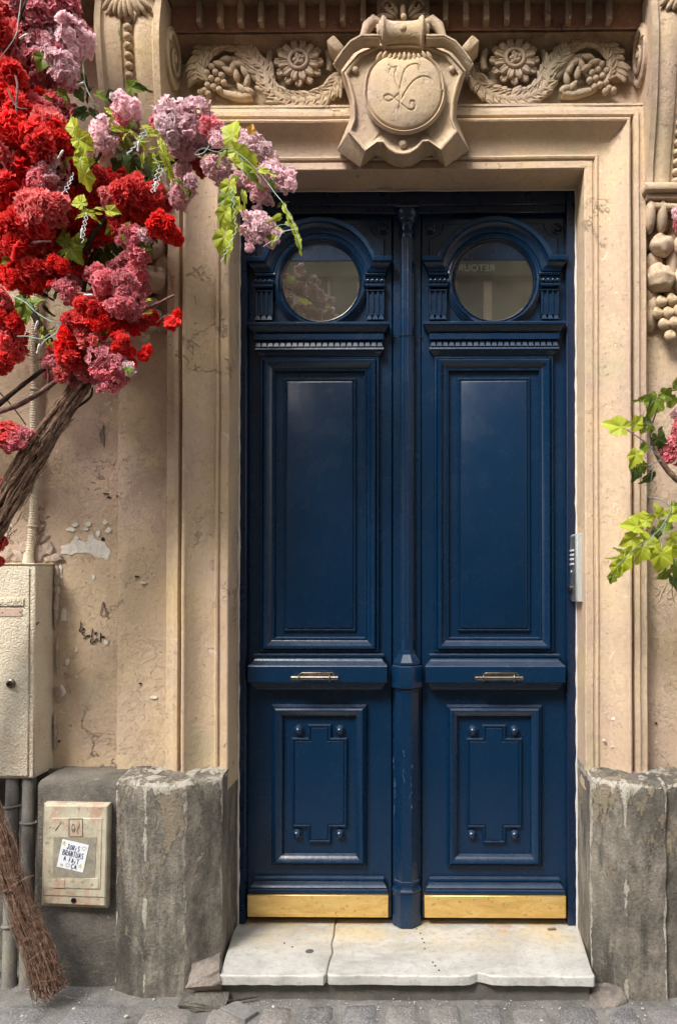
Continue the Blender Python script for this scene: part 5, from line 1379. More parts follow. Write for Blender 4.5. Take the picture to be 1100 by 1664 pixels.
for u, v, s in ((0.095, 0.14, 0.085), (0.85, 0.80, 0.085)):
    mb = MB()
    ribbon(mb, [onst(u + s * math.sin(k * 4 * math.pi / 5), v - s * math.cos(k * 4 * math.pi / 5)) for k in range(6)], 0.0014, ys - 0.0009, 0.0003)
    mb.build('drawn_star', M_YELINK, stk, 0)

# ------------------------------------------------------------------ bundle of twigs leaning in the corner
tw = thing('twig_bundle', tuple(P(85, 1610, -0.44)), 'frayed bundle of reddish brown twigs leaning against the grey pipes', 'twig bundle')
rs = random.Random(31)
axis = [(-60, 1230, -0.38, 19), (-28, 1300, -0.40, 20), (0, 1368, -0.42, 22), (19, 1430, -0.43, 22), (40, 1490, -0.44, 23), (60, 1545, -0.45, 25), (79, 1600, -0.455, 31), (84, 1614, -0.455, 33)]
def twline(a, d, i0, i1, wig):
    pts = []
    for i in range(i0, i1 + 1):
        px, py, Y, w = axis[i]
        v = P(px, py, Y)
        t = Vector((0.42, 0, -0.9)); n = Vector((0.9, 0, 0.42))
        rr = d * w * 0.68 * mmpx(Y)
        pts.append(v + n * rr * math.cos(a) + Vector((0, -1, 0)) * rr * 0.6 * math.sin(a) + Vector((rs.gauss(0, wig), rs.gauss(0, wig), rs.gauss(0, wig))))
    out = []
    for q in range(len(pts) - 1):
        p0, p1, p2, p3 = [pts[max(0, min(len(pts) - 1, q + o))] for o in (-1, 0, 1, 2)]
        for k in range(4):
            s = k / 4
            out.append(0.5 * ((2 * p1) + (p2 - p0) * s + (2 * p0 - 5 * p1 + 4 * p2 - p3) * s * s + (3 * p1 - p0 - 3 * p2 + p3) * s ** 3))
    out.append(pts[-1])
    zmin = ZS + 0.004
    return [Vector((p.x, p.y, max(p.z, zmin))) for p in out]
for k in range(58):
    l = twline(rs.uniform(0, 2 * math.pi), math.sqrt(rs.uniform(0.02, 0.95)), 0, 7 if rs.random() < 0.6 else 6, 0.0075)
    r0 = rs.uniform(0.0022, 0.0068)
    mb = MB(); mb.tube(l, [r0 * (1 - 0.35 * i / len(l)) for i in range(len(l))], 6, rough=0.35); mb.build('twig', M_TWIG, tw, 70)
mb = MB()
for k in range(520):
    i0 = rs.choice((0, 1, 2, 3, 4, 4, 5)); i1 = min(7, i0 + rs.choice((1, 2, 2, 3)))
    l = twline(rs.uniform(0, 2 * math.pi), rs.uniform(0.75, 1.3), i0, i1, 0.011)
    mb.tube(l, rs.uniform(0.0005, 0.0012), 4)
for k in range(170):
    px, py, Y, w = axis[rs.choice((2, 3, 4, 5, 5, 6, 6))]
    v = P(px + rs.uniform(-w, w), py + rs.uniform(-30, 30), Y - 0.03)
    d = Vector((rs.uniform(-1, 0.8), rs.uniform(-0.4, 0.1), rs.uniform(-0.4, 0.8))).normalized() * rs.uniform(0.02, 0.07)
    mb.tube([v, v + d * 0.5 + Vector((0, 0, rs.uniform(-0.01, 0.01))), v + d], [0.0008, 0.0007, 0.0004], 4)
tag(mb.build('loose_fibre', M_TWIG, tw, 60), kind='stuff')
mb = MB()
v = P(26, 1436, -0.43)
mb.tube([v + Vector((0.062 * math.cos(a) * 0.9, -0.040 * math.sin(a), 0.062 * math.cos(a) * 0.42 + 0.006 * math.sin(a * 2))) for a in np.linspace(0, 2 * math.pi, 31)], 0.0022, 6)
mb.build('tie', M_TWIG, tw, 60)

# ------------------------------------------------------------------ blossoms and leaves
def set_attr(me, name, vals):
    a = me.attributes.new(name, 'FLOAT', 'POINT')
    a.data.foreach_set('value', np.array(vals, dtype=np.float32))
def floret_geo(rr, size, frill, kind):
    """kind 0: a ruffled carnation-like flower of three whorls; kind 1: a hydrangea floret of five broad petals"""
    vs, fs, tip = [], [], []
    whorls = ((5, 1.30, 1.0, 0.66, 0.0), (4, 0.82, 0.84, 0.60, 0.6), (3, 0.36, 0.60, 0.46, 0.2)) if kind == 0 else ((5, 1.22, 1.0, 0.62, 0.0), (3, 0.62, 0.62, 0.42, 0.5))
    for (n, tilt, L, w, off) in whorls:
        for k in range(n):
            a = 2 * math.pi * (k + off) / n + rr.uniform(-0.22, 0.22)
            tl = tilt + rr.uniform(-0.25, 0.25)
            ln, wd = L * rr.uniform(0.82, 1.15), w * rr.uniform(0.85, 1.15)
            ph = rr.uniform(0, 6)
            n0 = len(vs)
            NU, NV = 5, 3
            for v in range(NV + 1):
                s = v / NV
                for u in range(NU):
                    q = u / (NU - 1) * 2 - 1
                    wd_s = wd * (0.18 + 0.95 * s ** 0.8) * (1 - (0.22 if kind == 0 else 0.42) * s ** 4)
                    ll = ln * (s - (0.16 if kind == 0 else 0.26) * s * q * q) + (frill * 0.13 * math.sin(q * 7 + ph) if v == NV else 0)
                    x = q * wd_s
                    cup = 0.22 * q * q * s - 0.14 * s * s * (1 if tl > 0.9 else -0.5)
                    ruff = (0.12 * math.sin(q * 5.2 + ph) * s * s) * (0.4 + frill)
                    r_ = ll * math.sin(tl) - (cup + ruff) * math.cos(tl)
                    z_ = ll * math.cos(tl) + (cup + ruff) * math.sin(tl)
                    vs.append(Vector((r_ * math.cos(a) - x * math.sin(a), r_ * math.sin(a) + x * math.cos(a), z_)) * size)
                    tip.append(min(1, 0.15 + 0.85 * s * (0.75 + 0.25 * abs(q))))
            for v in range(NV):
                for u in range(NU - 1):
                    i = n0 + v * NU + u
                    fs.append((i, i + 1, i + NU + 1, i + NU))
    return vs, fs, tip
def cluster_mesh(seed, count, fsize, frill, name, kind):
    rr = random.Random(seed)
    vs, fs, tip, fl = [], [], [], []
    lobes = [(Vector((0, 0, 0)), 0.60)] + [(Vector((rr.uniform(-1, 1), rr.uniform(-1, 1), rr.uniform(-1.5, 1.5))).normalized() * rr.uniform(0.38, 0.66), rr.uniform(0.26, 0.46)) for _ in range(7)]
    placed, tries = [], 0
    while len(placed) < count and tries < 6000:
        tries += 1
        c, r = rr.choice(lobes)
        d = Vector((rr.gauss(0, 1), rr.gauss(0, 1), rr.gauss(0, 1))).normalized()
        p = c + d * r * rr.uniform(0.80, 1.30)
        if any((p - c2).length < r2 * 0.80 for c2, r2 in lobes if (c2 - c).length > 1e-6): continue
        if any((p - q).length < fsize * 0.80 for q, _ in placed): continue
        placed.append((p, (d * 0.75 + p.normalized() * 0.25).normalized()))
    for p, d in placed:
        sz = fsize * rr.uniform(0.75, 1.25)
        v, f, t = floret_geo(rr, sz, frill, kind)
        q = d.to_track_quat('Z', 'Y') @ Euler((rr.uniform(-0.6, 0.6), rr.uniform(-0.6, 0.6), rr.uniform(0, 6))).to_quaternion()
        n0 = len(vs); k = rr.random()
        vs += [p + q @ (w - Vector((0, 0, sz * 0.35))) for w in v]; fs += [tuple(i + n0 for i in g) for g in f]; tip += t; fl += [k] * len(v)
    me = bpy.data.meshes.new(name)
    me.from_pydata([tuple(v) for v in vs], [], fs)
    set_attr(me, 'tipness', tip); set_attr(me, 'floret', fl)
    me.shade_smooth()
    return me
CL = {}
for colk in 'RCPLM':
    CL[colk] = []
    for k in range(4):
        big = colk in 'RC'
        me = cluster_mesh(100 + k * 7 + (50 if big else 0), 38 if big else 62, 0.36 if big else 0.27, 1.0 if big else 0.35, 'blossom_cluster', 0 if big else 1)
        me.materials.append(PET[colk]); CL[colk].append(me)
    me = cluster_mesh(400 + ord(colk), 7, 0.60, 1.0, 'small_blossom', 0); me.materials.append(PET[colk]); CL[colk + 's'] = [me]

def leaf_mesh(seed, lobes, narrow=1.0):
    rr = random.Random(seed)
    # ivy-like outline in polar form round a point on the midrib; ribs run to each lobe tip
    tips = [(-2.2, 0.66), (-1.0, 0.90), (0.0, 1.14), (1.0, 0.90), (2.2, 0.66)] if lobes == 5 else [(-1.5, 0.55), (-0.55, 0.72), (0.0, 1.25), (0.55, 0.72), (1.5, 0.55)]
    out = []
    for i, (a, r) in enumerate(tips):
        r *= rr.uniform(0.9, 1.1)
        if i == 0: out.append((-2.95, 0.34, 0)); out.append((-2.6, 0.56, 0.2))
        out.append((a - 0.22, r * 0.88, 0.3)); out.append((a, r, 1)); out.append((a + 0.22, r * 0.88, 0.3))
        if i < 4:
            b = tips[i + 1][0]; dep = 0.90 if lobes == 5 else 0.95
            m = (a + b) / 2; rm = min(r, tips[i + 1][1]) * dep
            out.append((m - 0.12, rm * 1.06, 0)); out.append((m, rm, 0)); out.append((m + 0.12, rm * 1.06, 0))
    out.append((2.6, 0.56, 0.2)); out.append((2.95, 0.34, 0))
    bend, fold, tw = rr.uniform(0.18, 0.50), rr.uniform(0.20, 0.48), rr.uniform(-0.3, 0.3)
    vs, vein, fs = [], [], []
    def put(a, r, v):
        x, y = math.sin(a) * r * narrow, math.cos(a) * r
        z = fold * abs(x) - bend * (y + 0.3) ** 2 * 0.6 + tw * x * y + 0.075 * math.sin(a * 5 + seed) * r - 0.16 * max(0, r - 0.5) ** 2
        vs.append((x, y, z)); vein.append(v)
    put(0, 0, 1)
    n = len(out)
    for s in (0.36, 0.70, 1.0):
        for a, r, v in out: put(a, r * s * (1 if s < 1 else rr.uniform(0.96, 1.05)), 1.0 if v == 1 else v * 0.6)
    for i in range(n - 1): fs.append((0, 1 + i, 2 + i))
    for l in range(2):
        for i in range(n - 1):
            a = 1 + l * n + i; fs.append((a, a + n, a + n + 1, a + 1))
    # stalk
    b = len(vs)
    for (y, z) in ((0.0, 0.0), (-0.35, -0.05), (-0.75, -0.16)):
        for k in range(3):
            vs.append((0.022 * math.cos(k * 2.1), y, z + 0.022 * math.sin(k * 2.1))); vein.append(1)
    for l in range(2):
        for k in range(3): fs.append((b + l * 3 + k, b + l * 3 + (k + 1) % 3, b + l * 3 + 3 + (k + 1) % 3, b + l * 3 + 3 + k))
    me = bpy.data.meshes.new('leaf'); me.from_pydata(vs, [], fs); set_attr(me, 'vein', vein); me.shade_smooth()
    return me
LV = {}
for ck in 'bgdo':
    for shape, (lb, nr) in {'i': (5, 0.88), 's': (3, 0.55), 'n': (3, 0.85)}.items():
        LV[ck + shape] = []
        for k in range(3):
            me = leaf_mesh(k * 5 + 1, lb, nr); me.materials.append(LEAFM[ck]); LV[ck + shape].append(me)

rf = random.Random(77)
def put_cluster(par, px, py, r, c, Y, name='blossom_cluster', sq=1.0):
    me = rf.choice(CL[c])
    p = P(px, py, Y)
    o = link(name, me, par, p)
    s = r * mmpx(Y) * 1.10
    o.scale = (s * rf.uniform(0.9, 1.1), s * rf.uniform(0.9, 1.1), s * rf.uniform(0.9, 1.1) * sq)
    o.rotation_euler = (rf.uniform(0, 6.3), rf.uniform(0, 6.3), rf.uniform(0, 6.3))
    return o
def put_leaf(par, px, py, s, ang, key, Y, tilt=None, roll=None):
    """ang: which way the tip points on the picture, degrees clockwise from up"""
    me = rf.choice(LV[key])
    o = link('leaf', me, par, P(px, py, Y))
    k = s * mmpx(Y) * 1.06
    o.scale = (k, k, k)
    # leaf lies in XY with its tip at +Y; stand it up against the facade, then turn and tip it
    t = R(rf.uniform(-35, 35)) if tilt is None else R(tilt)
    rl = R(rf.uniform(-40, 40)) if roll is None else R(roll)
    M = Matrix.Rotation(R(ang), 3, 'Y') @ Matrix.Rotation(R(90) , 3, 'X') @ Matrix.Rotation(rl, 3, 'Y') @ Matrix.Rotation(t, 3, 'X')
    o.rotation_euler = M.to_euler()
    return o

tree = thing('flowering_tree', tuple(P(-40, 1000, -0.5)), 'big spray of red, pink and mauve blossom on vine branches left of the door', 'flowering tree')
A = []
def add(s, dY=0.0):
    for it in s.split(';'):
        it = it.split()
        if it: A.append((float(it[0]), float(it[1]), float(it[2]), it[3], (float(it[4]) if len(it) > 4 else rf.uniform(-0.66, -0.52)) + dY))
# upper left
add('15 20 40 C; 62 40 34 P; 92 14 36 P; 118 66 34 L -.60; 132 50 20 P; 104 105 27 M; 76 74 34 M; 92 84 24 P; 110 128 20 M; 45 14 30 P; 20 70 34 C; 55 92 34 P; 40 120 32 R; 8 128 36 R; 62 140 34 P; 22 160 34 R; 86 168 28 C; 66 186 28 P; 95 196 25 P; 42 182 32 R; 12 196 34 R; 76 208 26 C; 100 172 18 P')
add('24 232 38 R -.66; 62 230 34 R -.68; 95 222 24 R -.66; 108 236 16 R; 6 262 36 C; 42 276 34 R; 86 278 32 M -.64; 62 296 26 P; 18 306 40 R; 8 348 40 R; 50 320 34 R; 72 342 36 C -.68; 40 366 36 R -.66; 96 330 26 R; 22 392 34 R; 82 362 26 C; 66 384 24 C; 110 348 16 R')
# pale run above the door jamb
add('204 172 22 L -.60; 197 186 16 P; 216 184 15 L; 166 212 25 L -.62; 172 232 20 L -.62; 158 228 18 L; 186 212 16 P; 283 190 34 L -.60; 312 196 32 M -.62; 272 210 28 L; 300 222 32 M; 330 212 27 L; 346 206 20 P; 262 196 20 P; 318 236 22 M; 290 240 22 M; 356 220 20 L; 297 306 22 M -.5; 288 322 18 M; 310 296 14 M; 296 274 15 M; 346 272 20 M -.62; 358 280 18 L; 320 272 14 R -.5; 330 280 10 R -.5')
add('412 236 21 L -.64; 428 244 18 L -.64; 402 226 15 L; 436 262 17 M; 444 284 24 L -.68; 466 294 20 L -.68; 470 282 13 L; 430 296 19 M; 416 312 20 M; 432 322 14 M; 398 270 18 M; 388 290 16 M; 420 364 25 L -.70; 416 382 18 M -.70; 434 372 18 L; 408 352 13 L; 440 390 13 M')
# reds under the arch
add('158 298 26 R -.52; 176 316 17 C; 186 330 18 C; 216 312 29 R -.66; 236 320 23 R -.66; 196 330 24 R -.60; 225 340 22 R -.62; 262 366 20 R -.66; 276 378 17 R -.64; 284 388 11 R; 254 372 12 R; 150 366 26 R -.48; 204 358 24 R -.58; 230 358 18 R -.58; 178 360 22 R -.48; 150 330 22 R -.5; 118 392 28 R -.46; 96 404 28 R -.46; 130 424 22 R -.44; 60 400 24 R -.46; 28 424 24 R -.46; 250 310 16 R -.5; 270 330 14 R -.45')
# pink fall
add('218 380 21 P -.64; 232 386 15 L -.64; 210 396 16 P; 222 414 19 P -.62; 206 428 18 P; 220 446 20 P; 200 456 22 P; 168 456 24 P -.64; 156 446 17 P; 178 474 24 P; 204 486 22 P; 224 494 18 P; 190 500 18 P; 214 512 15 P; 228 470 16 P; 160 478 18 P; 101 464 15 P -.64; 112 472 20 P -.64; 122 458 14 P; 116 488 12 P')
add('30 444 27 R -.62; 58 446 26 R -.62; 86 438 24 R -.62; 96 428 18 R; 16 448 18 R; 44 462 18 R; 4 504 24 R -.62; 14 524 25 R -.62; 6 552 28 C -.62; 16 572 22 C; 4 592 18 R; 2 482 18 C')
# lowest spray
add('142 506 22 R -.66; 148 492 14 C -.66; 156 524 20 R; 128 528 23 R -.66; 112 552 25 R -.66; 142 548 24 C -.66; 96 576 22 C; 118 584 22 R; 136 600 18 C; 158 580 26 P -.66; 146 606 20 P; 172 566 20 P; 192 556 17 R; 204 572 15 R; 212 592 13 R; 188 594 21 P -.66; 206 596 15 L; 186 618 20 P; 170 608 18 P; 202 614 13 P; 100 606 16 C; 122 620 12 P; 84 590 13 P; 80 612 9 P')
add('176 520 18 R -.5; 210 522 17 R -.5; 232 524 16 R -.5; 248 518 13 R -.5; 190 536 15 R -.5; 222 536 11 R -.5; 160 540 14 R -.5')
add('28 712 18 P -.6; 10 704 20 C -.6; 46 704 12 P -.6; 16 724 14 P -.6; -14 712 22 P -.6; -4 884 14 R -.5; -6 912 12 R -.5; 2 782 5 R -.5')
for it in A: put_cluster(tree, *it)
put_cluster(tree, 280, 522, 15, 'Rs', -0.6, 'small_blossom'); put_cluster(tree, 238, 574, 13, 'Rs', -0.6, 'small_blossom'); put_cluster(tree, 288, 512, 8, 'Rs', -0.6, 'small_blossom')
for k in range(72):
    it = rf.choice([a for a in A if a[0] > 5 and a[2] > 17])
    an = rf.uniform(0, 6.28); d_ = it[2] * rf.uniform(0.95, 1.3)
    put_cluster(tree, it[0] + d_ * math.cos(an), it[1] + d_ * math.sin(an), rf.uniform(5.5, 9), it[3] + 's', it[4] + rf.uniform(-0.03, 0.05), 'small_blossom')
# shaded blossom behind, and the part of the spray beyond the picture's left and upper edge
for (px, py, r, c, Y) in [(20, 40, 45, 'P', -.42), (75, 20, 40, 'M', -.40), (60, 110, 40, 'P', -.40), (20, 150, 45, 'R', -.42), (75, 190, 34, 'P', -.40), (30, 230, 45, 'R', -.45), (80, 250, 36, 'R', -.45), (30, 300, 45, 'R', -.45), (90, 310, 34, 'R', -.42), (30, 360, 45, 'R', -.45), (90, 370, 34, 'R', -.42), (40, 410, 30, 'R', -.40),
                         (170, 340, 28, 'R', -.42), (210, 340, 28, 'R', -.42), (240, 345, 22, 'R', -.42), (195, 300, 24, 'R', -.44), (130, 290, 18, 'R', -.4), (290, 215, 28, 'M', -.45), (325, 225, 22, 'M', -.45), (190, 440, 22, 'P', -.45), (200, 480, 24, 'P', -.45), (130, 560, 24, 'C', -.48), (150, 585, 24, 'P', -.48), (10, 540, 25, 'R', -.45)]:
    put_cluster(tree, px, py, r, c, Y)
for k in range(34):
    px = rf.uniform(-250, -25); py = rf.uniform(-120, 600)
    put_cluster(tree, px, py, rf.uniform(32, 48), rf.choice('RRCPPM'), rf.uniform(-.7, -.4))
for k in range(12):
    put_cluster(tree, rf.uniform(-90, 40), rf.uniform(-170, -45), rf.uniform(30, 45), rf.choice('PPMLC'), rf.uniform(-.7, -.45))
# leaves: px py size angle colour+shape Y [tilt roll]
def leaves(par, s, Y0):
    for it in s.split(';'):
        it = it.split()
        if not it: continue
        put_leaf(par, float(it[0]), float(it[1]), float(it[2]), float(it[3]), it[4], float(it[5]) if len(it) > 5 else Y0 + rf.uniform(-0.05, 0.05), float(it[6]) if len(it) > 6 else None, float(it[7]) if len(it) > 7 else None)
leaves(tree, '''70 92 20 200 gi; 84 104 17 120 gi -.62; 100 120 16 120 gi -.62; 52 72 12 200 gs; 128 148 14 160 di; 160 154 13 100 gi; 136 182 18 240 di; 150 184 14 90 di;
 122 208 20 330 bi -.68 10 -20; 128 226 24 120 bi -.68 0 10; 136 246 24 200 bi -.68 -15 30; 130 262 19 160 bi -.68 10 -30; 138 282 20 150 bi -.68; 126 240 15 290 bi -.68; 142 262 15 80 bn -.68; 114 256 12 250 bs; 118 218 12 200 bi; 108 262 14 210 bs;
 188 208 17 95 bs -.68 0 20; 178 180 15 300 bs -.66; 182 192 10 200 bs -.66; 238 206 15 60 bn -.66; 226 226 13 120 bi -.66; 246 216 17 90 bs -.68 10 10; 202 222 12 20 bs; 214 214 9 120 bs -.7;
 206 230 15 200 gi; 198 248 17 170 di; 214 258 20 190 di -.5; 232 262 22 170 di -.5; 190 262 14 200 di; 226 282 16 160 gs; 250 256 17 165 gi -.62; 262 232 21 150 bs -.68 10 20; 268 254 22 160 bs -.68 -10 -20; 276 276 16 155 bs -.66; 288 292 15 140 gs; 246 282 16 190 ds;
 240 212 8 160 bs -.74 0 0; 230 228 9 80 bs -.74 0 0; 246 240 9 70 bs -.74 0 0; 250 252 9 170 bs -.74 0 0; 252 262 9 80 bs -.74 0 10; 232 254 12 190 bs -.72; 260 246 8 60 bs -.74; 268 274 9 250 bs -.74;
 378 220 26 5 bi -.74 10 -20; 384 246 24 130 bi -.74 0 20; 362 252 17 270 gi -.70; 352 250 12 240 gi; 396 262 26 110 bi -.74 -20 0; 374 236 16 200 bi; 408 214 11 10 oi -.66; 441 258 11 0 os -.68; 438 238 8 0 os -.66; 404 280 24 140 gs -.74 0 10; 426 276 20 120 bs -.74; 440 296 16 130 gs -.72; 382 222 12 330 bi;
 372 300 22 190 bi -.74 0 10; 368 320 22 170 gi -.74 10 0; 378 328 20 185 bi -.74 0 -10; 366 344 20 200 bi -.74 0 0; 372 362 20 160 bi -.74; 364 384 25 195 bi -.76 0 0; 368 404 16 190 bs -.76; 396 316 18 175 bs -.72; 392 338 14 160 bs -.70; 376 404 10 200 bs; 384 288 14 200 gi;
 462 336 17 150 bs -.76; 470 352 17 160 bs -.76; 478 370 18 165 bs -.76 0 0; 484 388 18 170 bs -.76 0 0; 452 352 13 250 bn -.74; 450 370 10 120 bs -.76; 446 386 10 210 bn -.76 0 0; 458 376 9 300 bs; 466 362 10 130 bs -.76; 442 378 14 180 gi -.66; 444 358 12 200 gs -.66; 456 332 12 60 gs;
 132 330 18 320 bi -.70 0 0; 140 344 17 95 bs -.70 0 20; 132 350 10 260 bs -.74 0 0; 150 350 11 130 bs -.74 0 0; 178 342 14 100 bi -.70 10 0; 160 338 12 90 bs -.70; 106 392 18 330 gi -.64 0 0; 116 404 22 150 gi -.64 0 10; 124 392 16 80 gi -.64; 100 410 14 230 gs; 102 340 12 130 gs; 74 354 12 160 gs; 134 374 15 180 di -.5; 136 396 14 160 di -.5;
 170 412 24 170 di -.42; 156 424 24 210 di -.42; 142 440 22 160 di -.40; 176 398 16 60 di -.42; 126 446 18 200 di -.40; 186 392 12 100 ds -.42; 110 420 16 180 di -.4; 192 404 14 170 di -.4;
 14 422 16 170 gi -.62; 6 432 12 200 gi; 60 428 14 150 gs; 52 412 10 120 ds; 40 494 22 190 gi -.66 0 0; 54 494 16 60 gi -.66; 32 488 15 260 gi -.66; 62 506 12 150 gs; 44 514 10 190 gi; 70 478 14 120 ds -.5; 74 500 14 170 ds -.5; 78 470 12 30 ds -.5;
 68 534 9 200 bs -.66; 70 548 10 150 bs -.66; 82 556 12 180 bs -.66; 76 540 12 60 gs; 84 538 9 100 bs; 62 522 9 250 gs; 60 560 8 190 gs;
 196 560 14 220 gi -.46; 120 470 12 20 gi; 180 430 12 200 gs -.45; 150 506 10 10 gs; 238 400 12 150 gs -.45; 98 150 12 100 gi; 106 160 9 170 gs''', -0.62)
for k in range(26):
    put_leaf(tree, rf.uniform(-30, 250), rf.uniform(40, 470), rf.uniform(13, 22), rf.uniform(100, 260), rf.choice(('di', 'di', 'gi', 'ds')), rf.uniform(-0.46, -0.34))
for k in range(30):
    a_ = rf.choice([a for a in A if a[0] > 5 and 40 < a[1] < 610])
    an = rf.uniform(0, 6.28)
    put_leaf(tree, a_[0] + a_[2] * 0.95 * math.cos(an), a_[1] + a_[2] * 0.95 * math.sin(an), rf.uniform(9, 14), rf.uniform(90, 280), rf.choice(('bs', 'gs', 'gi', 'bn', 'gs')), a_[4] - rf.uniform(0.0, 0.03))
# trunk of bundled vine, branches
def cr3(pts, n=6):
    pts = [Vector(p) for p in pts]; out = []
    for i in range(len(pts) - 1):
        p0, p1, p2, p3 = [pts[max(0, min(len(pts) - 1, i + o))] for o in (-1, 0, 1, 2)]
        for k in range(n):
            s = k / n
            out.append(0.5 * ((2 * p1) + (p2 - p0) * s + (2 * p0 - 5 * p1 + 4 * p2 - p3) * s * s + (3 * p1 - p0 - 3 * p2 + p3) * s ** 3))
    out.append(pts[-1]); return out
tx = [(150, 596, -.55, 12), (128, 628, -.56, 17), (92, 680, -.56, 21), (52, 742, -.55, 24), (26, 790, -.54, 26), (0, 842, -.53, 27), (-40, 920, -.50, 28), (-70, 1040, -.46, 26), (-75, 1180, -.42, 24), (-55, 1260, -.40, 22)]
rs = random.Random(8)
for k in range(46):
    a0, d, tw_ = rs.uniform(0, 2 * math.pi), math.sqrt(rs.uniform(0.05, 1.0)), rs.uniform(0.1, 0.5)
    pts = []
    for i, (px, py, Y, w) in enumerate(tx):
        if k % 4 == 0 and i == 0: continue
        a = a0 + tw_ * i
        rr = d * w * 0.84 * mmpx(Y) * rs.uniform(0.85, 1.1)
        t = Vector((0.55, 0, 0.83)); n = Vector((0.83, 0, -0.55))
        pts.append(P(px, py, Y) + n * rr * math.cos(a) + Vector((0, -1, 0)) * rr * math.sin(a) * 0.8 + Vector((0, 0, rs.uniform(-0.004, 0.004))))
    l = cr3(pts, 7)
    r0 = rs.uniform(0.003, 0.0085)
    mb = MB(); mb.tube(l, [r0 * (0.9 + 0.18 * math.sin(i * 0.9 + k)) for i in range(len(l))], 7, rough=0.6, ell=rs.uniform(0.5, 1))
    mb.build('vine_strand', M_VINE, tree, 70)
mb = MB()
for k in range(260):
    i = rs.randrange(1, 6); px, py, Y, w = tx[i]; px2, py2, Y2, w2 = tx[i + 1]
    s = rs.random(); o = rs.uniform(-1, 1)
    q = P(px + (px2 - px) * s + o * w * 0.9, py + (py2 - py) * s + o * w * 0.55, Y - 0.02 - 0.035 * math.sqrt(max(0, 1 - o * o)))
    d = Vector((0.55, rs.uniform(-0.1, 0.1), 0.83)).normalized() * rs.uniform(0.02, 0.09)
    mb.tube([q, q + d * 0.5 + Vector((rs.uniform(-.004, .004), -0.004, 0)), q + d + Vector((rs.uniform(-.01, .01), rs.uniform(-.006, .004), 0))], rs.uniform(0.0006, 0.0018), 4)
tag(mb.build('bark_fibre', M_VINE, tree, 70), kind='stuff')
def branch(par, pts, r0, r1, mat, name='branch', n=6):
    l = cr3([P(a, b, Y) for a, b, Y in pts], n)
    mb = MB(); mb.tube(l, [r0 + (r1 - r0) * i / (len(l) - 1) for i in range(len(l))], 8, rough=0.35); return mb.build(name, mat, par, 70)
branch(tree, [(-60, 705, -.5), (-10, 664, -.52), (26, 634, -.53), (60, 608, -.55), (86, 588, -.58)], 0.0105, 0.0065, M_DARKBR)
branch(tree, [(-60, 690, -.55), (0, 669, -.57), (36, 655, -.58), (66, 637, -.59), (98, 614, -.6), (120, 598, -.6)], 0.0098, 0.0078, M_BRANCH)
branch(tree, [(78, 634, -.58), (79, 615, -.6), (78, 596, -.6)], 0.0045, 0.004, M_BRANCH)
branch(tree, [(-10, 628, -.3), (20, 660, -.3), (42, 690, -.32)], 0.003, 0.002, M_DARKBR)
branch(tree, [(150, 630, -.56), (146, 646, -.575), (118, 668, -.58), (84, 704, -.58)], 0.003, 0.006, M_DARKBR)
branch(tree, [(200, 520, -.5), (238, 502, -.56), (262, 490, -.6), (284, 479, -.63)], 0.0065, 0.004, M_BRANCH)
branch(tree, [(-20, 40, -.5), (24, 120, -.7), (27, 168, -.72), (26, 215, -.7)], 0.003, 0.004, M_BRANCH)
branch(tree, [(12, 142, -.72), (26, 172, -.72), (44, 176, -.72)], 0.003, 0.002, M_BRANCH)
branch(tree, [(30, 60, -.5), (36, 20, -.7), (46, -10, -.7)], 0.004, 0.004, M_DARKBR)
branch(tree, [(36, 24, -.7), (52, 30, -.7), (58, 60, -.68)], 0.002, 0.002, M_DARKBR)
branch(tree, [(120, 300, -.5), (146, 272, -.62), (160, 256, -.68), (164, 246, -.7)], 0.005, 0.004, M_DARKBR)
branch(tree, [(60, 430, -.45), (120, 420, -.5), (160, 370, -.52), (200, 320, -.5), (250, 280, -.52), (310, 250, -.56), (380, 246, -.62), (440, 280, -.64)], 0.010, 0.004, M_DARKBR)
branch(tree, [(130, 620, -.54), (128, 540, -.5), (140, 450, -.46), (160, 390, -.46), (166, 340, -.46)], 0.010, 0.006, M_DARKBR)
branch(tree, [(40, 398, -.64), (60, 393, -.70), (84, 392, -.69)], 0.006, 0.003, M_BRANCH)
branch(tree, [(110, 474, -.6), (140, 477, -.68), (152, 478, -.68)], 0.004, 0.003, M_BRANCH)
branch(tree, [(130, 620, -.5), (60, 520, -.44), (20, 400, -.42), (0, 250, -.42), (-20, 100, -.42)], 0.014, 0.008, M_DARKBR)
branch(tree, [(255, 522, -.55), (270, 512, -.6), (284, 514, -.6)], 0.0012, 0.001, M_WIRE, 'stem')
branch(tree, [(214, 582, -.6), (226, 574, -.6), (238, 576, -.6)], 0.0012, 0.001, M_WIRE, 'stem')
branch(tree, [(300, 170, -.62), (322, 176, -.66), (348, 182, -.68)], 0.0030, 0.0012, M_BRANCH, 'stem')

# string of unlit fairy lights through the spray
sl_ = thing('string_lights', tuple(P(240, 300, -0.75)), 'thin pale green wire of unlit fairy lights hanging in the blossom', 'string lights')
def wire(pts, r=0.0010, mat=None, n=6): 
    l = cr3([P(a, b, Y) for a, b, Y in pts], n); mb = MB(); mb.tube(l, r, 5); mb.build('wire', mat or M_WIRE, sl_, 70)
def bulb(px, py, Y, ang):
    mb = MB(); mb.ell((0, 0, 0), (0.0042, 0.0042, 0.012), None, 10, 8); mb.tube([(0, 0, -0.010), (0, 0, -0.020)], 0.0038, 8)
    o = mb.build('bulb', M_BULB, sl_, 60); o.location = P(px, py, Y); o.rotation_euler = (0.2, R(ang), 0)
zig = lambda x0, y0, x1, y1, n, a, Y: [(x0 + (x1 - x0) * i / n + a * (1 if i % 2 else -1), y0 + (y1 - y0) * i / n + (a * 0.3 if i % 3 else -a * 0.3), Y) for i in range(n + 1)]
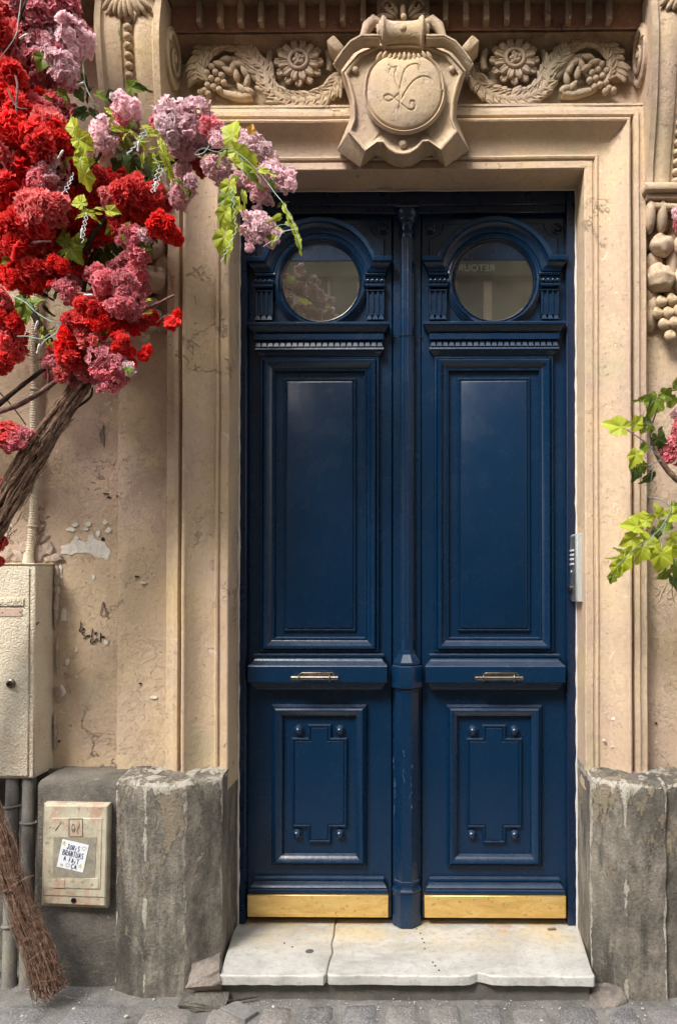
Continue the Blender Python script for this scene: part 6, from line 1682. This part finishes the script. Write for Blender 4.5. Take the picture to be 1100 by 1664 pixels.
wire(zig(236, 208, 210, 248, 10, 3, -.78)); wire(zig(240, 214, 206, 250, 11, 2.5, -.78))
wire(zig(258, 268, 246, 312, 11, 2, -.78), 0.0008, M_PAPER); wire(zig(264, 272, 254, 306, 9, 2, -.78), 0.0008, M_PAPER); wire(zig(250, 256, 268, 282, 7, 2, -.78))
wire(zig(142, 350, 134, 394, 10, 1.5, -.76), 0.0008, M_PAPER); wire(zig(140, 344, 132, 380, 9, 1.5, -.76), 0.0008, M_PAPER)
wire(zig(120, 280, 100, 316, 9, 1.5, -.72), 0.0008, M_PAPER); wire(zig(118, 286, 108, 312, 7, 2, -.72), 0.0008, M_PAPER)
wire([(340, 236, -.72), (330, 248, -.74), (316, 250, -.74), (330, 240, -.75), (352, 246, -.76), (370, 240, -.77), (392, 252, -.77), (410, 268, -.77), (430, 290, -.77), (446, 312, -.78), (462, 332, -.79), (474, 356, -.79), (484, 384, -.79), (490, 404, -.79)])
wire(zig(392, 256, 396, 300, 9, 2, -.77)); wire(zig(376, 300, 384, 372, 12, 2, -.78), 0.0010); wire(zig(384, 372, 360, 424, 10, 2, -.78), 0.0010)
wire([(478, 372, -.79), (460, 376, -.79), (452, 388, -.79), (440, 392, -.79), (428, 400, -.79)], 0.001, M_PAPER); wire([(470, 364, -.79), (452, 366, -.79), (448, 380, -.79)], 0.001)
wire([(136, 130, -.62), (142, 146, -.64), (152, 166, -.64), (158, 186, -.62)], 0.0018, M_WIRE2); wire([(118, 176, -.6), (136, 170, -.64), (152, 168, -.64), (162, 174, -.62)], 0.0012, M_WIRE); wire([(134, 94, -.6), (136, 116, -.62), (138, 134, -.62)], 0.0016, M_WIRE2)
wire([(20, 480, -.68), (40, 490, -.70), (60, 508, -.70), (84, 522, -.70), (106, 524, -.68)], 0.0016, M_WIRE); wire([(28, 546, -.68), (46, 546, -.69), (66, 550, -.70), (82, 540, -.70), (94, 528, -.7), (92, 540, -.7), (74, 552, -.7), (66, 562, -.7)], 0.0016, M_WIRE); wire([(24, 484, -.68), (44, 488, -.70), (64, 512, -.70), (90, 520, -.70), (104, 528, -.68)], 0.0012, M_WIRE2)
wire([(-5, 100, -.72), (24, 60, -.74), (30, 30, -.72), (34, 0, -.7)], 0.0018, M_WIRE2); wire([(28, 44, -.74), (44, 54, -.73)], 0.0014, M_WIRE2)
for b in ((132, 135, -.64, 80), (60, 526, -.70, 25), (63, 564, -.70, 20), (40, 57, -.73, 70), (100, 248, -.72, 40), (146, 479, -.69, 95)): bulb(*b)
for (px, py) in ((225, 234), (253, 300), (133, 376)): bulb(px, py, -.78, 10)

# ------------------------------------------------------------------ spray on the right
br = thing('leafy_spray', tuple(P(1085, 780, -0.45)), 'leafy green branch with dusty pink blossom reaching in at the right edge', 'leafy branch')
for (px, py, r, c, Y) in ((1092, 722, 20, 'P', -.42), (1104, 700, 20, 'P', -.42), (1086, 744, 14, 'P', -.42), (1112, 740, 24, 'P', -.42), (1100, 672, 12, 'L', -.42), (1102, 345, 11, 'L', -.4), (1110, 360, 16, 'P', -.4), (1150, 720, 36, 'P', -.42), (1160, 640, 36, 'P', -.44), (1170, 800, 36, 'M', -.42), (1140, 360, 30, 'P', -.4)):
    put_cluster(br, px, py, r, c, Y)
leaves(br, '''1066 650 24 200 gi -.46 0 0; 1050 646 19 245 gs -.46; 1078 640 18 110 gi -.46; 1096 624 15 70 gi -.46; 1090 650 16 150 gi; 1058 652 12 210 ds;
 1010 694 25 290 bi -.50 0 5; 1032 690 18 50 bi -.48; 1040 692 16 110 gi -.44; 1050 684 12 70 di -.44; 1056 694 10 160 gi; 1034 738 19 200 bi -.48 5 0; 1044 728 15 60 gi -.46; 1032 762 18 200 di -.42; 1040 756 15 140 gi -.42; 1056 772 18 190 di -.40; 1068 712 20 170 di -.44; 1072 700 14 40 ds -.44; 1080 728 12 200 ds;
 1050 846 20 290 bi -.48 0 10; 1036 856 24 270 bi -.50; 1030 874 21 240 bi -.50 0 0; 1046 866 16 200 bi -.48; 1022 896 17 230 bi -.50; 1014 910 20 190 bi -.52 0 0; 1004 920 20 215 bi -.50; 996 936 12 205 gi -.48; 1010 896 12 300 gs; 1000 908 11 270 bs; 1044 892 22 200 bi -.50 0 0; 1054 900 15 90 bi -.48; 1074 900 27 185 bi -.52 0 0; 1064 884 16 300 bi -.5; 1092 874 22 120 bi -.50; 1088 892 20 150 bi -.50; 1078 858 18 40 gi -.46; 1090 838 20 70 bi -.48; 1072 836 15 330 bi -.48; 1060 840 14 280 bs -.48; 1098 916 20 180 gi -.44; 1080 930 17 200 gi -.42; 1094 940 18 170 di -.42; 1066 862 13 180 di -.42; 1100 896 18 120 gi; 1096 824 14 40 gi''', -0.46)
for k in range(14): put_leaf(br, rf.uniform(1110, 1180), rf.uniform(600, 960), rf.uniform(18, 26), rf.uniform(90, 270), rf.choice(('bi', 'gi', 'di')), rf.uniform(-.5, -.38))
branch(br, [(1140, 812, -.40), (1110, 788, -.42), (1088, 768, -.44), (1070, 742, -.45), (1062, 726, -.45)], 0.012, 0.0085, M_VINE)
branch(br, [(1064, 732, -.46), (1056, 706, -.46), (1064, 676, -.46), (1080, 640, -.45), (1112, 632, -.44)], 0.0028, 0.0018, M_DARKBR)
branch(br, [(1070, 742, -.46), (1050, 720, -.48), (1030, 706, -.49), (1018, 698, -.5)], 0.0022, 0.0014, M_WIRE2, 'stem')
branch(br, [(1074, 748, -.46), (1060, 754, -.47), (1044, 758, -.46)], 0.0018, 0.0012, M_WIRE2, 'stem')
branch(br, [(1052, 808, -.42), (1072, 812, -.44), (1090, 826, -.48), (1078, 852, -.50), (1066, 866, -.51), (1046, 882, -.52), (1024, 898, -.52), (1004, 920, -.52)], 0.0024, 0.0014, M_WIRE2, 'stem')
branch(br, [(1082, 850, -.51), (1076, 872, -.53), (1072, 890, -.53)], 0.0018, 0.0012, M_WIRE2, 'stem')
branch(br, [(1060, 768, -.42), (1056, 790, -.42), (1050, 808, -.42)], 0.0014, 0.0014, M_WIRE2, 'stem')
branch(br, [(1064, 866, -.51), (1056, 884, -.53), (1050, 890, -.53)], 0.0016, 0.0012, M_WIRE2, 'stem')
branch(br, [(1098, 920, -.44), (1092, 958, -.42), (1096, 980, -.4)], 0.0014, 0.0012, M_WIRE2, 'stem')

# ------------------------------------------------------------------ the house across the street, seen mirrored in the round panes
YO = -10.0
opp = thing('opposite_building', (0, YO, -0.16), 'pale stone house across the street, mirrored in the round door windows', 'building')
M_OPP = plaster('pale facade', (1.45, 1.6, 1.8), 0.3, 0.3)
M_SLATE = flat('slate roof', (0.11, 0.12, 0.13), 0.6)
M_DARKW = flat('dark window glass', (0.03, 0.035, 0.04), 0.08)
M_SHOP = flat('olive green shopfront', (0.085, 0.095, 0.055), 0.5)
mb = MB(); mb.box(-14, 14, YO - 6, YO, -0.2, 10.6); mb.build('wall', M_OPP, opp)
mb = MB(); mb.box(-14, 14, YO - 0.02, YO + 0.35, 10.6, 10.9, 0.04); mb.box(-14, 14, YO, YO + 0.16, 7.5, 7.62, 0.03); mb.build('string_course', M_OPP, opp)
mb = MB(); mb.add([(-14, YO + 0.3, 10.9), (14, YO + 0.3, 10.9), (14, YO - 2.6, 12.0), (-14, YO - 2.6, 12.0), (14, YO - 6, 12.0), (-14, YO - 6, 12.0)], [(0, 1, 2, 3), (3, 2, 4, 5)]); mb.build('roof', M_SLATE, opp)
for fz in (5.6, 8.3):
    for k in range(-5, 6):
        x = 0.6 + k * 2.2
        mb = MB(); mb.box(x - 0.66, x + 0.66, YO, YO + 0.10, fz - 0.1, fz + 1.75, 0.02); w = mb.build('window', M_OPP, opp)
        mb = MB(); mb.box(x - 0.5, x - 0.03, YO + 0.1005, YO + 0.12, fz, fz + 1.6, 0.01); mb.box(x + 0.03, x + 0.5, YO + 0.1005, YO + 0.12, fz, fz + 1.6, 0.01); mb.build('pane', M_DARKW, w)
shop = thing('shop_sign', (1.2, YO + 0.2, 4.0), 'olive green shop fascia reading RETOUR mirrored in the right round window', 'sign')
# mirrored in the door: the point the right pane shows
def mirror_hit(px, py, Y):
    p = P(px, py, 0.0); k = (3.1 - Y) / 3.1 - 0.0
    s = (3.1 - Y) / 3.1
    return Vector((CAM.x + (p.x - CAM.x) * s, Y, CAM.z + (p.z - CAM.z) * s))
ysg = YO + 0.30
a, b = mirror_hit(722, 419, ysg), mirror_hit(880, 448, ysg)
mb = MB(); mb.box(-6, 6, YO + 0.001, ysg - 0.01, b.z, a.z, 0.03); mb.build('fascia', M_SHOP, shop)
c, d = mirror_hit(744, 440, ysg), mirror_hit(804, 426, ysg)
o = lettering('RETOUR', 'lettering', 0.30, Vector((d.x, ysg, c.z)), flat('pale sign lettering', (0.75, 0.73, 0.62), 0.6), shop, 0, 0.006, True)
wid = max(v.co.x for v in o.data.vertices) - min(v.co.x for v in o.data.vertices)
k = abs(d.x - c.x) / wid
mid = Vector((d.x, ysg, c.z))
o.data.transform(Matrix.Translation(mid) @ Matrix.Scale(k, 4) @ Matrix.Translation(-mid))
mb = MB(); mb.box(-6, 6, YO + 0.001, YO + 0.05, 0.1, b.z - 0.0005, 0.01); mb.build('shopfront', flat('brown shopfront', (0.20, 0.18, 0.12), 0.5), shop)
